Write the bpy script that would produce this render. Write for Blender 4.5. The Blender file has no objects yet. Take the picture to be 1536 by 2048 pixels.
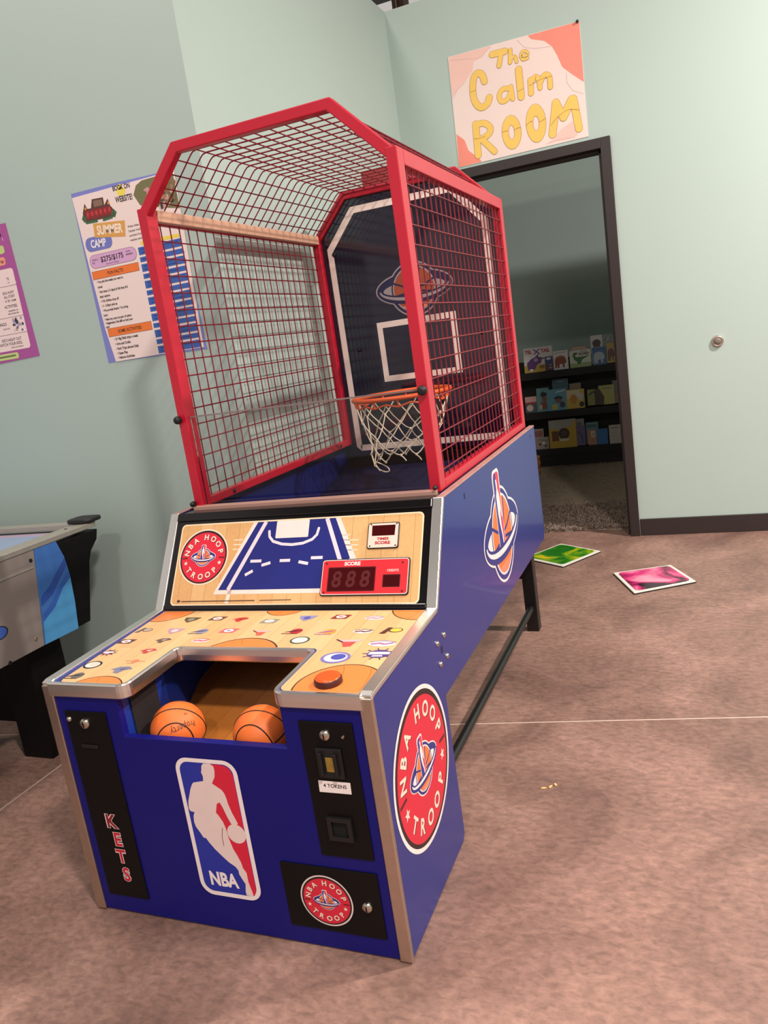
import bpy, math, random
from mathutils import Vector, Matrix

random.seed(7)
SC = bpy.context.scene
COL = SC.collection
PI = math.pi

# ------------------------------------------------------------------ camera
F_PX = 1558.97
CAM_POS = Vector((1.4956, -1.2921, 1.2998))
RX, ROLL, RZ = math.radians(77.95), -0.1458, 0.4014
cam_data = bpy.data.cameras.new('camera')
cam_data.sensor_fit = 'VERTICAL'
cam_data.sensor_height = 36.0
cam_data.lens = F_PX / 2048.0 * 36.0
cam_data.clip_start = 0.05
cam = bpy.data.objects.new('camera', cam_data)
COL.objects.link(cam)
cam.matrix_world = (Matrix.Translation(CAM_POS) @ Matrix.Rotation(RZ, 4, 'Z')
                    @ Matrix.Rotation(RX, 4, 'X') @ Matrix.Rotation(ROLL, 4, 'Z'))
SC.camera = cam

# ------------------------------------------------------------------ world, lamps, exposure
world = bpy.data.worlds.new('hall_ambient')
SC.world = world
world.use_nodes = True
world.node_tree.nodes['Background'].inputs[0].default_value = (1.0, 0.93, 0.88, 1)
world.node_tree.nodes['Background'].inputs[1].default_value = 0.34

def ceiling_lamp(loc, power, size=0.45, color=(1.0, 0.905, 0.845)):
    ld = bpy.data.lights.new('high_bay_lamp', 'AREA')
    ld.shape = 'DISK'
    ld.size = size
    ld.energy = power
    ld.color = color
    lo = bpy.data.objects.new('high_bay_lamp', ld)
    COL.objects.link(lo)
    lo.location = loc
    return lo

LAMPS = [((3.7, 1.75, 3.9), 182, 0.2), ((3.1, -1.9, 4.5), 158, 0.4), ((-0.50, 0.3, 4.7), 40, 0.6), ((1.6, -4.2, 4.8), 75, 0.5)]
for p, e, sz in LAMPS:
    ceiling_lamp(p, e, sz)

vs = SC.view_settings
vs.view_transform = 'Standard'
vs.look = 'None'
vs.gamma = 1.0
vs.exposure = 0.64
vs.use_curve_mapping = False

# ------------------------------------------------------------------ materials
def lin(c):
    c = c / 255.0
    return c / 12.92 if c <= 0.04045 else ((c + 0.055) / 1.055) ** 2.4

def rgb(h):
    if isinstance(h, str):
        h = h.lstrip('#')
        h = tuple(int(h[i:i + 2], 16) for i in (0, 2, 4))
    return (lin(h[0]), lin(h[1]), lin(h[2]), 1.0)

def mat(name, color, rough=0.5, metal=0.0, var=0.0, scale=8.0, bump=0.0, bscale=60.0, coat=0.0, spec=0.5):
    m = bpy.data.materials.new(name)
    m.use_nodes = True
    nt = m.node_tree
    b = nt.nodes['Principled BSDF']
    c = rgb(color)
    b.inputs['Base Color'].default_value = c
    b.inputs['Roughness'].default_value = rough
    b.inputs['Metallic'].default_value = metal
    b.inputs['Specular IOR Level'].default_value = spec
    if coat:
        b.inputs['Coat Weight'].default_value = coat
        b.inputs['Coat Roughness'].default_value = 0.08
    tc = nt.nodes.new('ShaderNodeTexCoord')
    if var:
        n = nt.nodes.new('ShaderNodeTexNoise')
        n.inputs['Scale'].default_value = scale
        n.inputs['Detail'].default_value = 5
        nt.links.new(tc.outputs['Object'], n.inputs['Vector'])
        mx = nt.nodes.new('ShaderNodeMix')
        mx.data_type = 'RGBA'
        mx.inputs['A'].default_value = tuple(max(0, x * (1 - var)) for x in c[:3]) + (1,)
        mx.inputs['B'].default_value = tuple(min(1, x * (1 + var)) for x in c[:3]) + (1,)
        nt.links.new(n.outputs['Fac'], mx.inputs['Factor'])
        nt.links.new(mx.outputs['Result'], b.inputs['Base Color'])
    if bump:
        n2 = nt.nodes.new('ShaderNodeTexNoise')
        n2.inputs['Scale'].default_value = bscale
        n2.inputs['Detail'].default_value = 4
        nt.links.new(tc.outputs['Object'], n2.inputs['Vector'])
        bp = nt.nodes.new('ShaderNodeBump')
        bp.inputs['Strength'].default_value = bump
        bp.inputs['Distance'].default_value = 0.002
        nt.links.new(n2.outputs['Fac'], bp.inputs['Height'])
        nt.links.new(bp.outputs['Normal'], b.inputs['Normal'])
    return m

_prints = {}
def ink(h, rough=0.38):
    """flat printed colour"""
    k = (h, rough)
    if k not in _prints:
        _prints[k] = mat('print_' + h.lstrip('#'), h, rough, var=0.04, scale=30)
    return _prints[k]

def wood_mat(name, a, b_, rough, plank=(0.045, 0.5), swap=True, rot=0.0):
    m = bpy.data.materials.new(name)
    m.use_nodes = True
    nt = m.node_tree
    bs = nt.nodes['Principled BSDF']
    bs.inputs['Roughness'].default_value = rough
    tc = nt.nodes.new('ShaderNodeTexCoord')
    mp = nt.nodes.new('ShaderNodeMapping')
    mp.inputs['Rotation'].default_value = (0, 0, math.radians(90) + rot) if swap else (0, 0, rot)
    nt.links.new(tc.outputs['Object'], mp.inputs['Vector'])
    br = nt.nodes.new('ShaderNodeTexBrick')
    br.inputs['Scale'].default_value = 1.0
    br.inputs['Brick Width'].default_value = plank[1]
    br.inputs['Row Height'].default_value = plank[0]
    br.inputs['Mortar Size'].default_value = 0.0006
    br.inputs['Color1'].default_value = rgb(a)
    br.inputs['Color2'].default_value = rgb(b_)
    br.inputs['Mortar'].default_value = tuple(0.62 * x for x in rgb(b_)[:3]) + (1,)
    nt.links.new(mp.outputs['Vector'], br.inputs['Vector'])
    mp2 = nt.nodes.new('ShaderNodeMapping')
    mp2.inputs['Scale'].default_value = (60, 3, 60) if swap else (3, 60, 60)
    nt.links.new(tc.outputs['Object'], mp2.inputs['Vector'])
    n = nt.nodes.new('ShaderNodeTexNoise')
    n.inputs['Scale'].default_value = 2.0
    n.inputs['Detail'].default_value = 4
    nt.links.new(mp2.outputs['Vector'], n.inputs['Vector'])
    mx = nt.nodes.new('ShaderNodeMix')
    mx.data_type = 'RGBA'
    mx.blend_type = 'MULTIPLY'
    mx.inputs['Factor'].default_value = 0.22
    nt.links.new(br.outputs['Color'], mx.inputs['A'])
    nt.links.new(n.outputs['Fac'], mx.inputs['B'])
    nt.links.new(mx.outputs['Result'], bs.inputs['Base Color'])
    return m

def concrete_mat():
    m = bpy.data.materials.new('polished_concrete')
    m.use_nodes = True
    nt = m.node_tree
    bs = nt.nodes['Principled BSDF']
    tc = nt.nodes.new('ShaderNodeTexCoord')
    def noise(s, d, vec_scale=(1, 1, 1), dist=0.0):
        mp = nt.nodes.new('ShaderNodeMapping')
        mp.inputs['Scale'].default_value = vec_scale
        nt.links.new(tc.outputs['Object'], mp.inputs['Vector'])
        n = nt.nodes.new('ShaderNodeTexNoise')
        n.inputs['Scale'].default_value = s
        n.inputs['Detail'].default_value = d
        n.inputs['Roughness'].default_value = 0.62
        n.inputs['Distortion'].default_value = dist
        nt.links.new(mp.outputs['Vector'], n.inputs['Vector'])
        return n
    big = noise(2.6, 8, dist=0.6)
    cr = nt.nodes.new('ShaderNodeValToRGB')
    e = cr.color_ramp.elements
    e[0].position, e[0].color = 0.28, rgb((108, 82, 73))
    e[1].position, e[1].color = 0.72, rgb((164, 129, 115))
    mid = cr.color_ramp.elements.new(0.5)
    mid.color = rgb((138, 107, 95))
    nt.links.new(big.outputs['Fac'], cr.inputs['Fac'])
    fine = noise(38, 9, (1, 1.6, 1), 0.4)
    cr2 = nt.nodes.new('ShaderNodeValToRGB')
    cr2.color_ramp.elements[0].position, cr2.color_ramp.elements[0].color = 0.34, (0.5, 0.48, 0.48, 1)
    cr2.color_ramp.elements[1].position, cr2.color_ramp.elements[1].color = 0.64, (1.3, 1.26, 1.24, 1)
    nt.links.new(fine.outputs['Fac'], cr2.inputs['Fac'])
    mx = nt.nodes.new('ShaderNodeMix')
    mx.data_type = 'RGBA'
    mx.blend_type = 'MULTIPLY'
    mx.inputs['Factor'].default_value = 0.55
    nt.links.new(cr.outputs['Color'], mx.inputs['A'])
    nt.links.new(cr2.outputs['Color'], mx.inputs['B'])
    nt.links.new(mx.outputs['Result'], bs.inputs['Base Color'])
    rr = nt.nodes.new('ShaderNodeMapRange')
    rr.inputs['To Min'].default_value = 0.38
    rr.inputs['To Max'].default_value = 0.62
    nt.links.new(big.outputs['Fac'], rr.inputs['Value'])
    nt.links.new(rr.outputs['Result'], bs.inputs['Roughness'])
    bp = nt.nodes.new('ShaderNodeBump')
    bp.inputs['Strength'].default_value = 0.18
    bp.inputs['Distance'].default_value = 0.003
    nt.links.new(fine.outputs['Fac'], bp.inputs['Height'])
    nt.links.new(bp.outputs['Normal'], bs.inputs['Normal'])
    return m

def clear_mat(name, tint=(0.92, 0.91, 0.90, 1), refl=1.0):
    """thin clear acrylic sheet"""
    m = bpy.data.materials.new(name)
    m.use_nodes = True
    nt = m.node_tree
    nt.nodes.remove(nt.nodes['Principled BSDF'])
    out = nt.nodes['Material Output']
    tr = nt.nodes.new('ShaderNodeBsdfTransparent')
    tr.inputs['Color'].default_value = tint
    gl = nt.nodes.new('ShaderNodeBsdfGlossy')
    gl.inputs['Roughness'].default_value = 0.03
    fr = nt.nodes.new('ShaderNodeFresnel')
    fr.inputs['IOR'].default_value = 1.35
    mx = nt.nodes.new('ShaderNodeMixShader')
    nt.links.new(fr.outputs['Fac'], mx.inputs['Fac'])
    nt.links.new(tr.outputs['BSDF'], mx.inputs[1])
    nt.links.new(gl.outputs['BSDF'], mx.inputs[2])
    nt.links.new(mx.outputs['Shader'], out.inputs['Surface'])
    return m

def gel_mat(name, c1, c2, c3, scale, seed):
    """swirled liquid inside a soft floor tile"""
    m = bpy.data.materials.new(name)
    m.use_nodes = True
    nt = m.node_tree
    bs = nt.nodes['Principled BSDF']
    bs.inputs['Roughness'].default_value = 0.18
    tc = nt.nodes.new('ShaderNodeTexCoord')
    mp = nt.nodes.new('ShaderNodeMapping')
    mp.inputs['Location'].default_value = seed
    nt.links.new(tc.outputs['Object'], mp.inputs['Vector'])
    n = nt.nodes.new('ShaderNodeTexNoise')
    n.inputs['Scale'].default_value = scale
    n.inputs['Detail'].default_value = 3
    n.inputs['Distortion'].default_value = 1.2
    nt.links.new(mp.outputs['Vector'], n.inputs['Vector'])
    cr = nt.nodes.new('ShaderNodeValToRGB')
    e = cr.color_ramp.elements
    e[0].position, e[0].color = 0.38, rgb(c1)
    e[1].position, e[1].color = 0.62, rgb(c3)
    k = e.new(0.5)
    k.color = rgb(c2)
    nt.links.new(n.outputs['Fac'], cr.inputs['Fac'])
    nt.links.new(cr.outputs['Color'], bs.inputs['Base Color'])
    return m

M = {
    'wall': mat('mint_wall_paint', (174, 192, 184), 0.62, var=0.025, scale=2.0, bump=0.12, bscale=160),
    'trim': mat('dark_brown_paint', (46, 36, 35), 0.45, bump=0.05),
    'filler': mat('joint_filler', (196, 172, 158), 0.8, var=0.1),
    'concrete': concrete_mat(),
    'deck': mat('roof_deck_paint', (46, 46, 44), 0.8, var=0.2, scale=3),
    'blue': mat('blue_laminate', (24, 42, 122), 0.34, var=0.05, scale=5, coat=0.2),
    'blue_front': mat('shaded_blue_laminate', (18, 18, 108), 0.4, var=0.05, scale=5, spec=0.25),  # darker copy of the side blue, the front's shade put into the colour
    'blue_in': mat('blue_inner_paint', (22, 52, 140), 0.4, var=0.08, scale=6),
    'navy': mat('dark_navy_board', (24, 26, 58), 0.5, var=0.1),
    'red': mat('red_powder_coat', (190, 18, 46), 0.36, var=0.04, scale=10, coat=0.2),
    'tan': mat('tan_rail', (205, 160, 134), 0.5, var=0.08, scale=14),
    'wire': mat('shaded_red_wire', (124, 10, 32), 0.35),  # red darkened to carry the shade of the unlit wire undersides
    'maroon': mat('maroon_panel', (150, 44, 40), 0.5, var=0.1),
    'chrome': mat('chrome_trim', (246, 243, 238), 0.3, 1.0, var=0.04, scale=30),
    'alu': mat('brushed_aluminium', (205, 190, 176), 0.34, 1.0, var=0.1, scale=40),
    'black': mat('black_panel', (12, 9, 9), 0.5, var=0.1, scale=20, spec=0.2),
    'black_gloss': mat('black_gloss_frame', (18, 15, 16), 0.2, var=0.2, scale=9),
    'black_steel': mat('black_steel', (20, 18, 18), 0.4, var=0.1),
    'rubber': mat('black_rubber', (16, 15, 15), 0.55),
    'grille': mat('speaker_cloth', (30, 20, 20), 0.85, bump=0.9, bscale=220),
    'steel': mat('nickel_lock', (200, 190, 175), 0.25, 1.0),
    'gold': mat('brass_slot', (190, 165, 80), 0.35, 0.8, var=0.3, scale=80),
    'board': mat('smoked_backboard', (28, 26, 46), 0.09, coat=0.6),
    'orange': mat('orange_rim_paint', (228, 92, 34), 0.4, var=0.06),
    'cord': mat('white_net_cord', (226, 208, 184), 0.8, var=0.12, scale=60),
    'ball': mat('orange_rubber_ball', (232, 112, 44), 0.5, var=0.06, scale=20, bump=0.35, bscale=420),
    'seam': mat('black_ball_seam', (30, 16, 12), 0.6),
    'marker': mat('dark_marker_ink', (96, 46, 22), 0.6),
    'court': wood_mat('court_print', (240, 196, 140), (230, 180, 122), 0.3),
    'court_board': wood_mat('court_print_board', (236, 190, 132), (226, 174, 114), 0.22, swap=True),
    'tray': wood_mat('tray_floor_boards', (214, 136, 62), (186, 110, 44), 0.25, (0.06, 0.6)),
    'button': mat('orange_button', (226, 84, 22), 0.3),
    'button_side': mat('button_dark_side', (70, 22, 12), 0.4),
    'led': mat('dark_red_display', (66, 14, 18), 0.12),
    'clear': clear_mat('clear_acrylic'),
    'acryl_edge': mat('acrylic_edge', (128, 112, 110), 0.25),
    'paper': mat('poster_paper', (240, 220, 214), 0.7),
    'paper_blue': mat('periwinkle_paper', (126, 132, 200), 0.7),
    'paper_purple': mat('purple_paper', (172, 84, 152), 0.65),
    'board_paper': mat('poster_board', (238, 216, 208), 0.7, var=0.02),
    'hk_grey': mat('grey_laminate', (128, 118, 112), 0.5, var=0.05),
    'hk_rail': mat('brushed_rail', (178, 172, 160), 0.42, 0.55, var=0.1, scale=30),
    'hk_play': mat('pale_blue_play_surface', (140, 158, 188), 0.3),
    'hk_pink': mat('pale_violet_border', (176, 156, 176), 0.35),
    'hk_blue': mat('blue_end_panel', (56, 104, 172), 0.5, var=0.06),
    'shelf': mat('black_shelf_laminate', (20, 18, 17), 0.5, var=0.2),
    'shelf_end': mat('peach_end_board', (176, 128, 104), 0.6, var=0.08),
    'rug': mat('grey_shag', (150, 130, 116), 0.95, var=0.35, scale=40, bump=1.0, bscale=70),
    'carpet': mat('taupe_carpet', (150, 132, 112), 0.95, var=0.22, scale=16, bump=0.8, bscale=120),
    'pages': mat('book_pages', (226, 218, 204), 0.8),
    'grey_cable': mat('grey_cable', (120, 112, 106), 0.5),
    'tile_edge': mat('white_tile_edge', (226, 220, 208), 0.4),
    'liner': mat('blue_liner', (14, 26, 92), 0.4, var=0.2, scale=5),
    'plate_grey': mat('dark_grey_plate', (64, 58, 60), 0.4),
    'edge_band': mat('worn_edge_band', (170, 128, 120), 0.4, var=0.35, scale=25),
    'tile_base': mat('black_tile_backing', (26, 24, 24), 0.7),
}

# ------------------------------------------------------------------ mesh helpers
ORG = {}

class Frame:
    def __init__(s, o, u, v, n):
        s.o, s.u, s.v, s.n = Vector(o), Vector(u).normalized(), Vector(v).normalized(), Vector(n).normalized()
    def p(s, a, b, c=0.0):
        return s.o + s.u * a + s.v * b + s.n * c

class MB:
    def __init__(s):
        s.vs, s.fs, s.mi, s.sm, s.mats = [], [], [], [], []
    def m(s, mt):
        if mt not in s.mats:
            s.mats.append(mt)
        return s.mats.index(mt)
    def add(s, vs, fs, mt, smooth=False):
        k = len(s.vs)
        i = s.m(mt)
        s.vs += [Vector(v) for v in vs]
        for f in fs:
            s.fs.append(tuple(k + j for j in f))
            s.mi.append(i)
            s.sm.append(smooth)
        return s
    def box(s, x0, x1, y0, y1, z0, z1, mt):
        v = [(x, y, z) for x in (x0, x1) for y in (y0, y1) for z in (z0, z1)]
        return s.add(v, [(0, 1, 3, 2), (4, 6, 7, 5), (0, 4, 5, 1), (2, 3, 7, 6), (0, 2, 6, 4), (1, 5, 7, 3)], mt)
    def prism(s, poly, fr, d0, d1, mt):
        n = len(poly)
        a = [fr.p(u, v, d0) for u, v in poly]
        b = [fr.p(u, v, d1) for u, v in poly]
        fs = [tuple(reversed(range(n))), tuple(range(n, 2 * n))]
        fs += [(i, (i + 1) % n, n + (i + 1) % n, n + i) for i in range(n)]
        return s.add(a + b, fs, mt)
    def sweep(s, path, up, prof, mt, closed=False, smooth=False):
        """profile (side, up) carried along a polyline with mitred corners"""
        P = [Vector(p) for p in path]
        up = Vector(up).normalized()
        n, k = len(P), len(prof)
        vs = []
        for i in range(n):
            if closed:
                d0, d1 = P[i] - P[i - 1], P[(i + 1) % n] - P[i]
            else:
                d0 = P[i] - P[i - 1] if i else P[1] - P[0]
                d1 = P[i + 1] - P[i] if i < n - 1 else d0
            d0, d1 = d0.normalized(), d1.normalized()
            s0, s1 = d0.cross(up).normalized(), d1.cross(up).normalized()
            sd = s0 + s1
            sd = sd.normalized()
            c = max(0.3, sd.dot(s0))
            for a, b in prof:
                vs.append(P[i] + sd * (a / c) + up * b)
        fs = []
        for i in range(n if closed else n - 1):
            j = (i + 1) % n
            for q in range(k):
                r = (q + 1) % k
                fs.append((i * k + q, i * k + r, j * k + r, j * k + q))
        if not closed:
            fs += [tuple(reversed(range(k))), tuple((n - 1) * k + q for q in range(k))]
        return s.add(vs, fs, mt, smooth)
    def tube(s, path, r, mt, n=8, closed=False, caps=True):
        P = [Vector(p) for p in path]
        m_ = len(P)
        vs = []
        ref = None
        for i in range(m_):
            if closed:
                d = (P[(i + 1) % m_] - P[i - 1]).normalized()
            else:
                d = (P[min(i + 1, m_ - 1)] - P[max(i - 1, 0)]).normalized()
            if ref is None:
                ref = Vector((0, 0, 1)) if abs(d.z) < 0.9 else Vector((1, 0, 0))
            a = (ref - d * ref.dot(d)).normalized()
            ref = a
            b = d.cross(a)
            rr = r[i] if isinstance(r, (list, tuple)) else r
            vs += [P[i] + (a * math.cos(2 * PI * q / n) + b * math.sin(2 * PI * q / n)) * rr for q in range(n)]
        fs = []
        for i in range(m_ if closed else m_ - 1):
            j = (i + 1) % m_
            for q in range(n):
                fs.append((i * n + q, i * n + (q + 1) % n, j * n + (q + 1) % n, j * n + q))
        s.add(vs, fs, mt, True)
        if caps and not closed:
            s.add(vs[:n], [tuple(reversed(range(n)))], mt)
            s.add(vs[-n:], [tuple(range(n))], mt)
        return s
    def lathe(s, prof, fr, mt, n=24, smooth=True):
        """profile of (radius, height along normal)"""
        vs, fs = [], []
        for r, h in prof:
            vs += [fr.p(r * math.cos(2 * PI * q / n), r * math.sin(2 * PI * q / n), h) for q in range(n)]
        for i in range(len(prof) - 1):
            for q in range(n):
                fs.append((i * n + q, i * n + (q + 1) % n, (i + 1) * n + (q + 1) % n, (i + 1) * n + q))
        s.add(vs, fs, mt, smooth)
        s.add(vs[-n:], [tuple(range(n))], mt)
        s.add(vs[:n], [tuple(reversed(range(n)))], mt)
        return s
    def build(s, name, parent=None, bevel=0.0, seg=2, label=None):
        o0 = ORG.get(parent, Vector((0, 0, 0))) if parent else None
        if o0 is None:
            o0 = Vector((0, 0, 0))
        me = bpy.data.meshes.new(name)
        me.from_pydata([tuple(v - o0) for v in s.vs], [], s.fs)
        for mt in s.mats:
            me.materials.append(mt)
        me.polygons.foreach_set('material_index', s.mi)
        me.polygons.foreach_set('use_smooth', s.sm)
        me.update()
        ob = bpy.data.objects.new(name, me)
        COL.objects.link(ob)
        if parent:
            ob.parent = parent
        ORG[ob] = o0
        if bevel:
            bv = ob.modifiers.new('bevel', 'BEVEL')
            bv.width = bevel
            bv.segments = seg
            bv.limit_method = 'ANGLE'
            bv.angle_limit = math.radians(40)
        if label:
            ob['label'] = label
        return ob

def thing(name, label, cat, loc, group=None):
    o = bpy.data.objects.new(name, None)
    COL.objects.link(o)
    o.location = loc
    o.empty_display_size = 0.05
    ORG[o] = Vector(loc)
    o['label'] = label
    o['category'] = cat
    if group:
        o['group'] = group
    return o

def tag(o, label, cat, group=None):
    o['label'] = label
    o['category'] = cat
    if group:
        o['group'] = group
    return o

def struct(o):
    o['kind'] = 'structure'
    return o

# ------------------------------------------------------------------ 2D print helpers
_gl = {}
def glyphs(txt, bold):
    k = (txt, bold)
    if k not in _gl:
        cu = bpy.data.curves.new('tmp_text', 'FONT')
        cu.body = txt
        cu.size = 1.0
        cu.offset = bold
        cu.resolution_u = 3
        cu.fill_mode = 'FRONT'
        ob = bpy.data.objects.new('tmp_text', cu)
        COL.objects.link(ob)
        bpy.context.view_layer.update()
        me = bpy.data.meshes.new_from_object(ob.evaluated_get(bpy.context.evaluated_depsgraph_get()))
        vs = [(v.co.x, v.co.y) for v in me.vertices]
        fs = [tuple(p.vertices) for p in me.polygons if p.normal.z > 0 or True]
        bpy.data.objects.remove(ob)
        bpy.data.curves.remove(cu)
        bpy.data.meshes.remove(me)
        if vs:
            x0, x1 = min(v[0] for v in vs), max(v[0] for v in vs)
            y0, y1 = min(v[1] for v in vs), max(v[1] for v in vs)
        else:
            x0 = x1 = y0 = y1 = 0
        _gl[k] = (vs, fs, x0, x1, y0, y1)
    return _gl[k]

def clip(poly, a, b, c):
    """keep a*x+b*y<=c"""
    out = []
    for i, p in enumerate(poly):
        q = poly[(i + 1) % len(poly)]
        dp, dq = a * p[0] + b * p[1] - c, a * q[0] + b * q[1] - c
        if dp <= 0:
            out.append(p)
        if (dp < 0 < dq) or (dq < 0 < dp):
            t = dp / (dp - dq)
            out.append((p[0] + (q[0] - p[0]) * t, p[1] + (q[1] - p[1]) * t))
    return out

def circ(cx, cy, r, ry=None, n=40, a0=0, a1=2 * PI):
    ry = ry or r
    full = abs(a1 - a0 - 2 * PI) < 1e-6
    k = n if full else n + 1
    return [(cx + r * math.cos(a0 + (a1 - a0) * i / n), cy + ry * math.sin(a0 + (a1 - a0) * i / n)) for i in range(k)]

def rrect(x0, x1, y0, y1, r, n=6):
    out = []
    for cx, cy, a in ((x1 - r, y1 - r, 0), (x0 + r, y1 - r, 90), (x0 + r, y0 + r, 180), (x1 - r, y0 + r, 270)):
        out += [(cx + r * math.cos(math.radians(a + 90 * i / n)), cy + r * math.sin(math.radians(a + 90 * i / n))) for i in range(n + 1)]
    return out

class Decal(MB):
    """flat print lying on a surface; layers sit a fraction of a millimetre over one another"""
    STEP = 0.00012
    def __init__(s, fr, base=0.0006):
        super().__init__()
        s.fr, s.base = fr, base
    def h(s, layer):
        return s.base + layer * s.STEP
    def poly(s, pts, color, layer=0):
        mt = ink(color) if isinstance(color, str) else color
        ar = sum(pts[i][0] * pts[(i + 1) % len(pts)][1] - pts[(i + 1) % len(pts)][0] * pts[i][1] for i in range(len(pts)))
        if ar < 0:
            pts = list(reversed(pts))
        if len(pts) < 3:
            return s
        return s.add([s.fr.p(u, v, s.h(layer)) for u, v in pts], [tuple(range(len(pts)))], mt)
    def band(s, A, B, color, layer=0, closed=False):
        mt = ink(color) if isinstance(color, str) else color
        n = len(A)
        vs = [s.fr.p(u, v, s.h(layer)) for u, v in list(A) + list(B)]
        fs = [(i, (i + 1) % n, n + (i + 1) % n, n + i) for i in range(n if closed else n - 1)]
        return s.add(vs, fs, mt)
    def stroke(s, pts, hw, color, layer=0, cap=True):
        L, R_ = [], []
        for i, p in enumerate(pts):
            a = pts[max(i - 1, 0)]
            b = pts[min(i + 1, len(pts) - 1)]
            d = Vector((b[0] - a[0], b[1] - a[1]))
            d = d.normalized() if d.length else Vector((1, 0))
            L.append((p[0] - d.y * hw, p[1] + d.x * hw))
            R_.append((p[0] + d.y * hw, p[1] - d.x * hw))
        s.band(L, R_, color, layer)
        if cap:
            s.poly(circ(pts[0][0], pts[0][1], hw, n=14), color, layer + 0.25)
            s.poly(circ(pts[-1][0], pts[-1][1], hw, n=14), color, layer + 0.5)
        return s
    def text(s, txt, u, v, h, color, layer=0, rot=0.0, bold=0.0, wide=1.0, anchor='c', width=None, skew=0.0):
        vs, fs, x0, x1, y0, y1 = glyphs(txt, bold)
        if not vs:
            return s
        ch = glyphs('H', bold)
        k = h / (ch[5] - ch[4])
        kx = k * wide
        if width:
            kx = width / (x1 - x0)
        ox = {'c': (x0 + x1) / 2, 'l': x0, 'r': x1}[anchor]
        oy = (ch[4] + ch[5]) / 2
        ca, sa = math.cos(rot), math.sin(rot)
        mt = ink(color) if isinstance(color, str) else color
        out = []
        for a, b in vs:
            a2, b2 = (a - ox) * kx + skew * (b - oy) * k, (b - oy) * k
            out.append(s.fr.p(u + a2 * ca - b2 * sa, v + a2 * sa + b2 * ca, s.h(layer)))
        return s.add(out, fs, mt)

def star(cx, cy, r, rot=0):
    return [(cx + (r if i % 2 == 0 else r * 0.42) * math.cos(PI / 2 + rot + i * PI / 5),
             cy + (r if i % 2 == 0 else r * 0.42) * math.sin(PI / 2 + rot + i * PI / 5)) for i in range(10)]

# traced outlines, in metres on the planes they lie on
NBA_FIG = [(0.421,0.445),(0.415,0.439),(0.412,0.426),(0.41,0.422),(0.412,0.416),(0.413,0.412),(0.411,0.4),(0.383,0.394),(0.378,0.389),(0.371,0.377),(0.357,0.343),(0.354,0.325),(0.357,0.318),(0.368,0.316),(0.363,0.306),(0.361,0.29),(0.363,0.278),(0.372,0.263),(0.378,0.251),(0.385,0.25),(0.391,0.24),(0.404,0.223),(0.421,0.206),(0.435,0.193),(0.451,0.183),(0.457,0.174),(0.457,0.164),(0.463,0.151),(0.469,0.14),(0.465,0.119),(0.466,0.109),(0.484,0.109),(0.484,0.118),(0.48,0.136),(0.478,0.147),(0.478,0.171),(0.471,0.182),(0.469,0.196),(0.462,0.215),(0.455,0.23),(0.451,0.247),(0.448,0.262),(0.446,0.284),(0.442,0.299),(0.433,0.315),(0.428,0.321),(0.435,0.344),(0.444,0.349),(0.45,0.335),(0.457,0.312),(0.463,0.297),(0.47,0.29),(0.482,0.298),(0.477,0.312),(0.472,0.325),(0.466,0.348),(0.465,0.359),(0.462,0.373),(0.456,0.382),(0.44,0.392),(0.434,0.396),(0.439,0.404),(0.445,0.414),(0.448,0.43),(0.447,0.44),(0.438,0.446)]
NBA_RED = [(0.43,0.445),(0.424,0.394),(0.416,0.345),(0.416,0.315),(0.436,0.26),(0.469,0.188),(0.474,0.145),(0.475,0.109),(0.487,0.111),(0.494,0.122),(0.495,0.139),(0.495,0.257),(0.495,0.305),(0.495,0.371),(0.495,0.420),(0.490,0.434),(0.480,0.442),(0.466,0.445)]

def player_mark(d, fr, x0, z0, sx, sz, layer, border='#f2e4e2'):
    """upright rounded plaque with dribbling silhouette; source outline spans x .341-.507, z .097-.456"""
    T = lambda P: [(x0 + (a - 0.341) * sx, z0 + (b - 0.097) * sz) for a, b in P]
    d.poly(T(rrect(0.341, 0.507, 0.097, 0.456, 0.034)), border, layer)
    d.poly(T(rrect(0.352, 0.496, 0.108, 0.446, 0.025)), '#1f2f9c', layer + 1)
    d.poly(T(NBA_RED), '#d8203c', layer + 2)
    d.poly(T(NBA_FIG), '#ead2cc', layer + 3)
    d.poly(T(circ(0.4725, 0.2715, 0.0245)), '#ead2cc', layer + 3.5)

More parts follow.
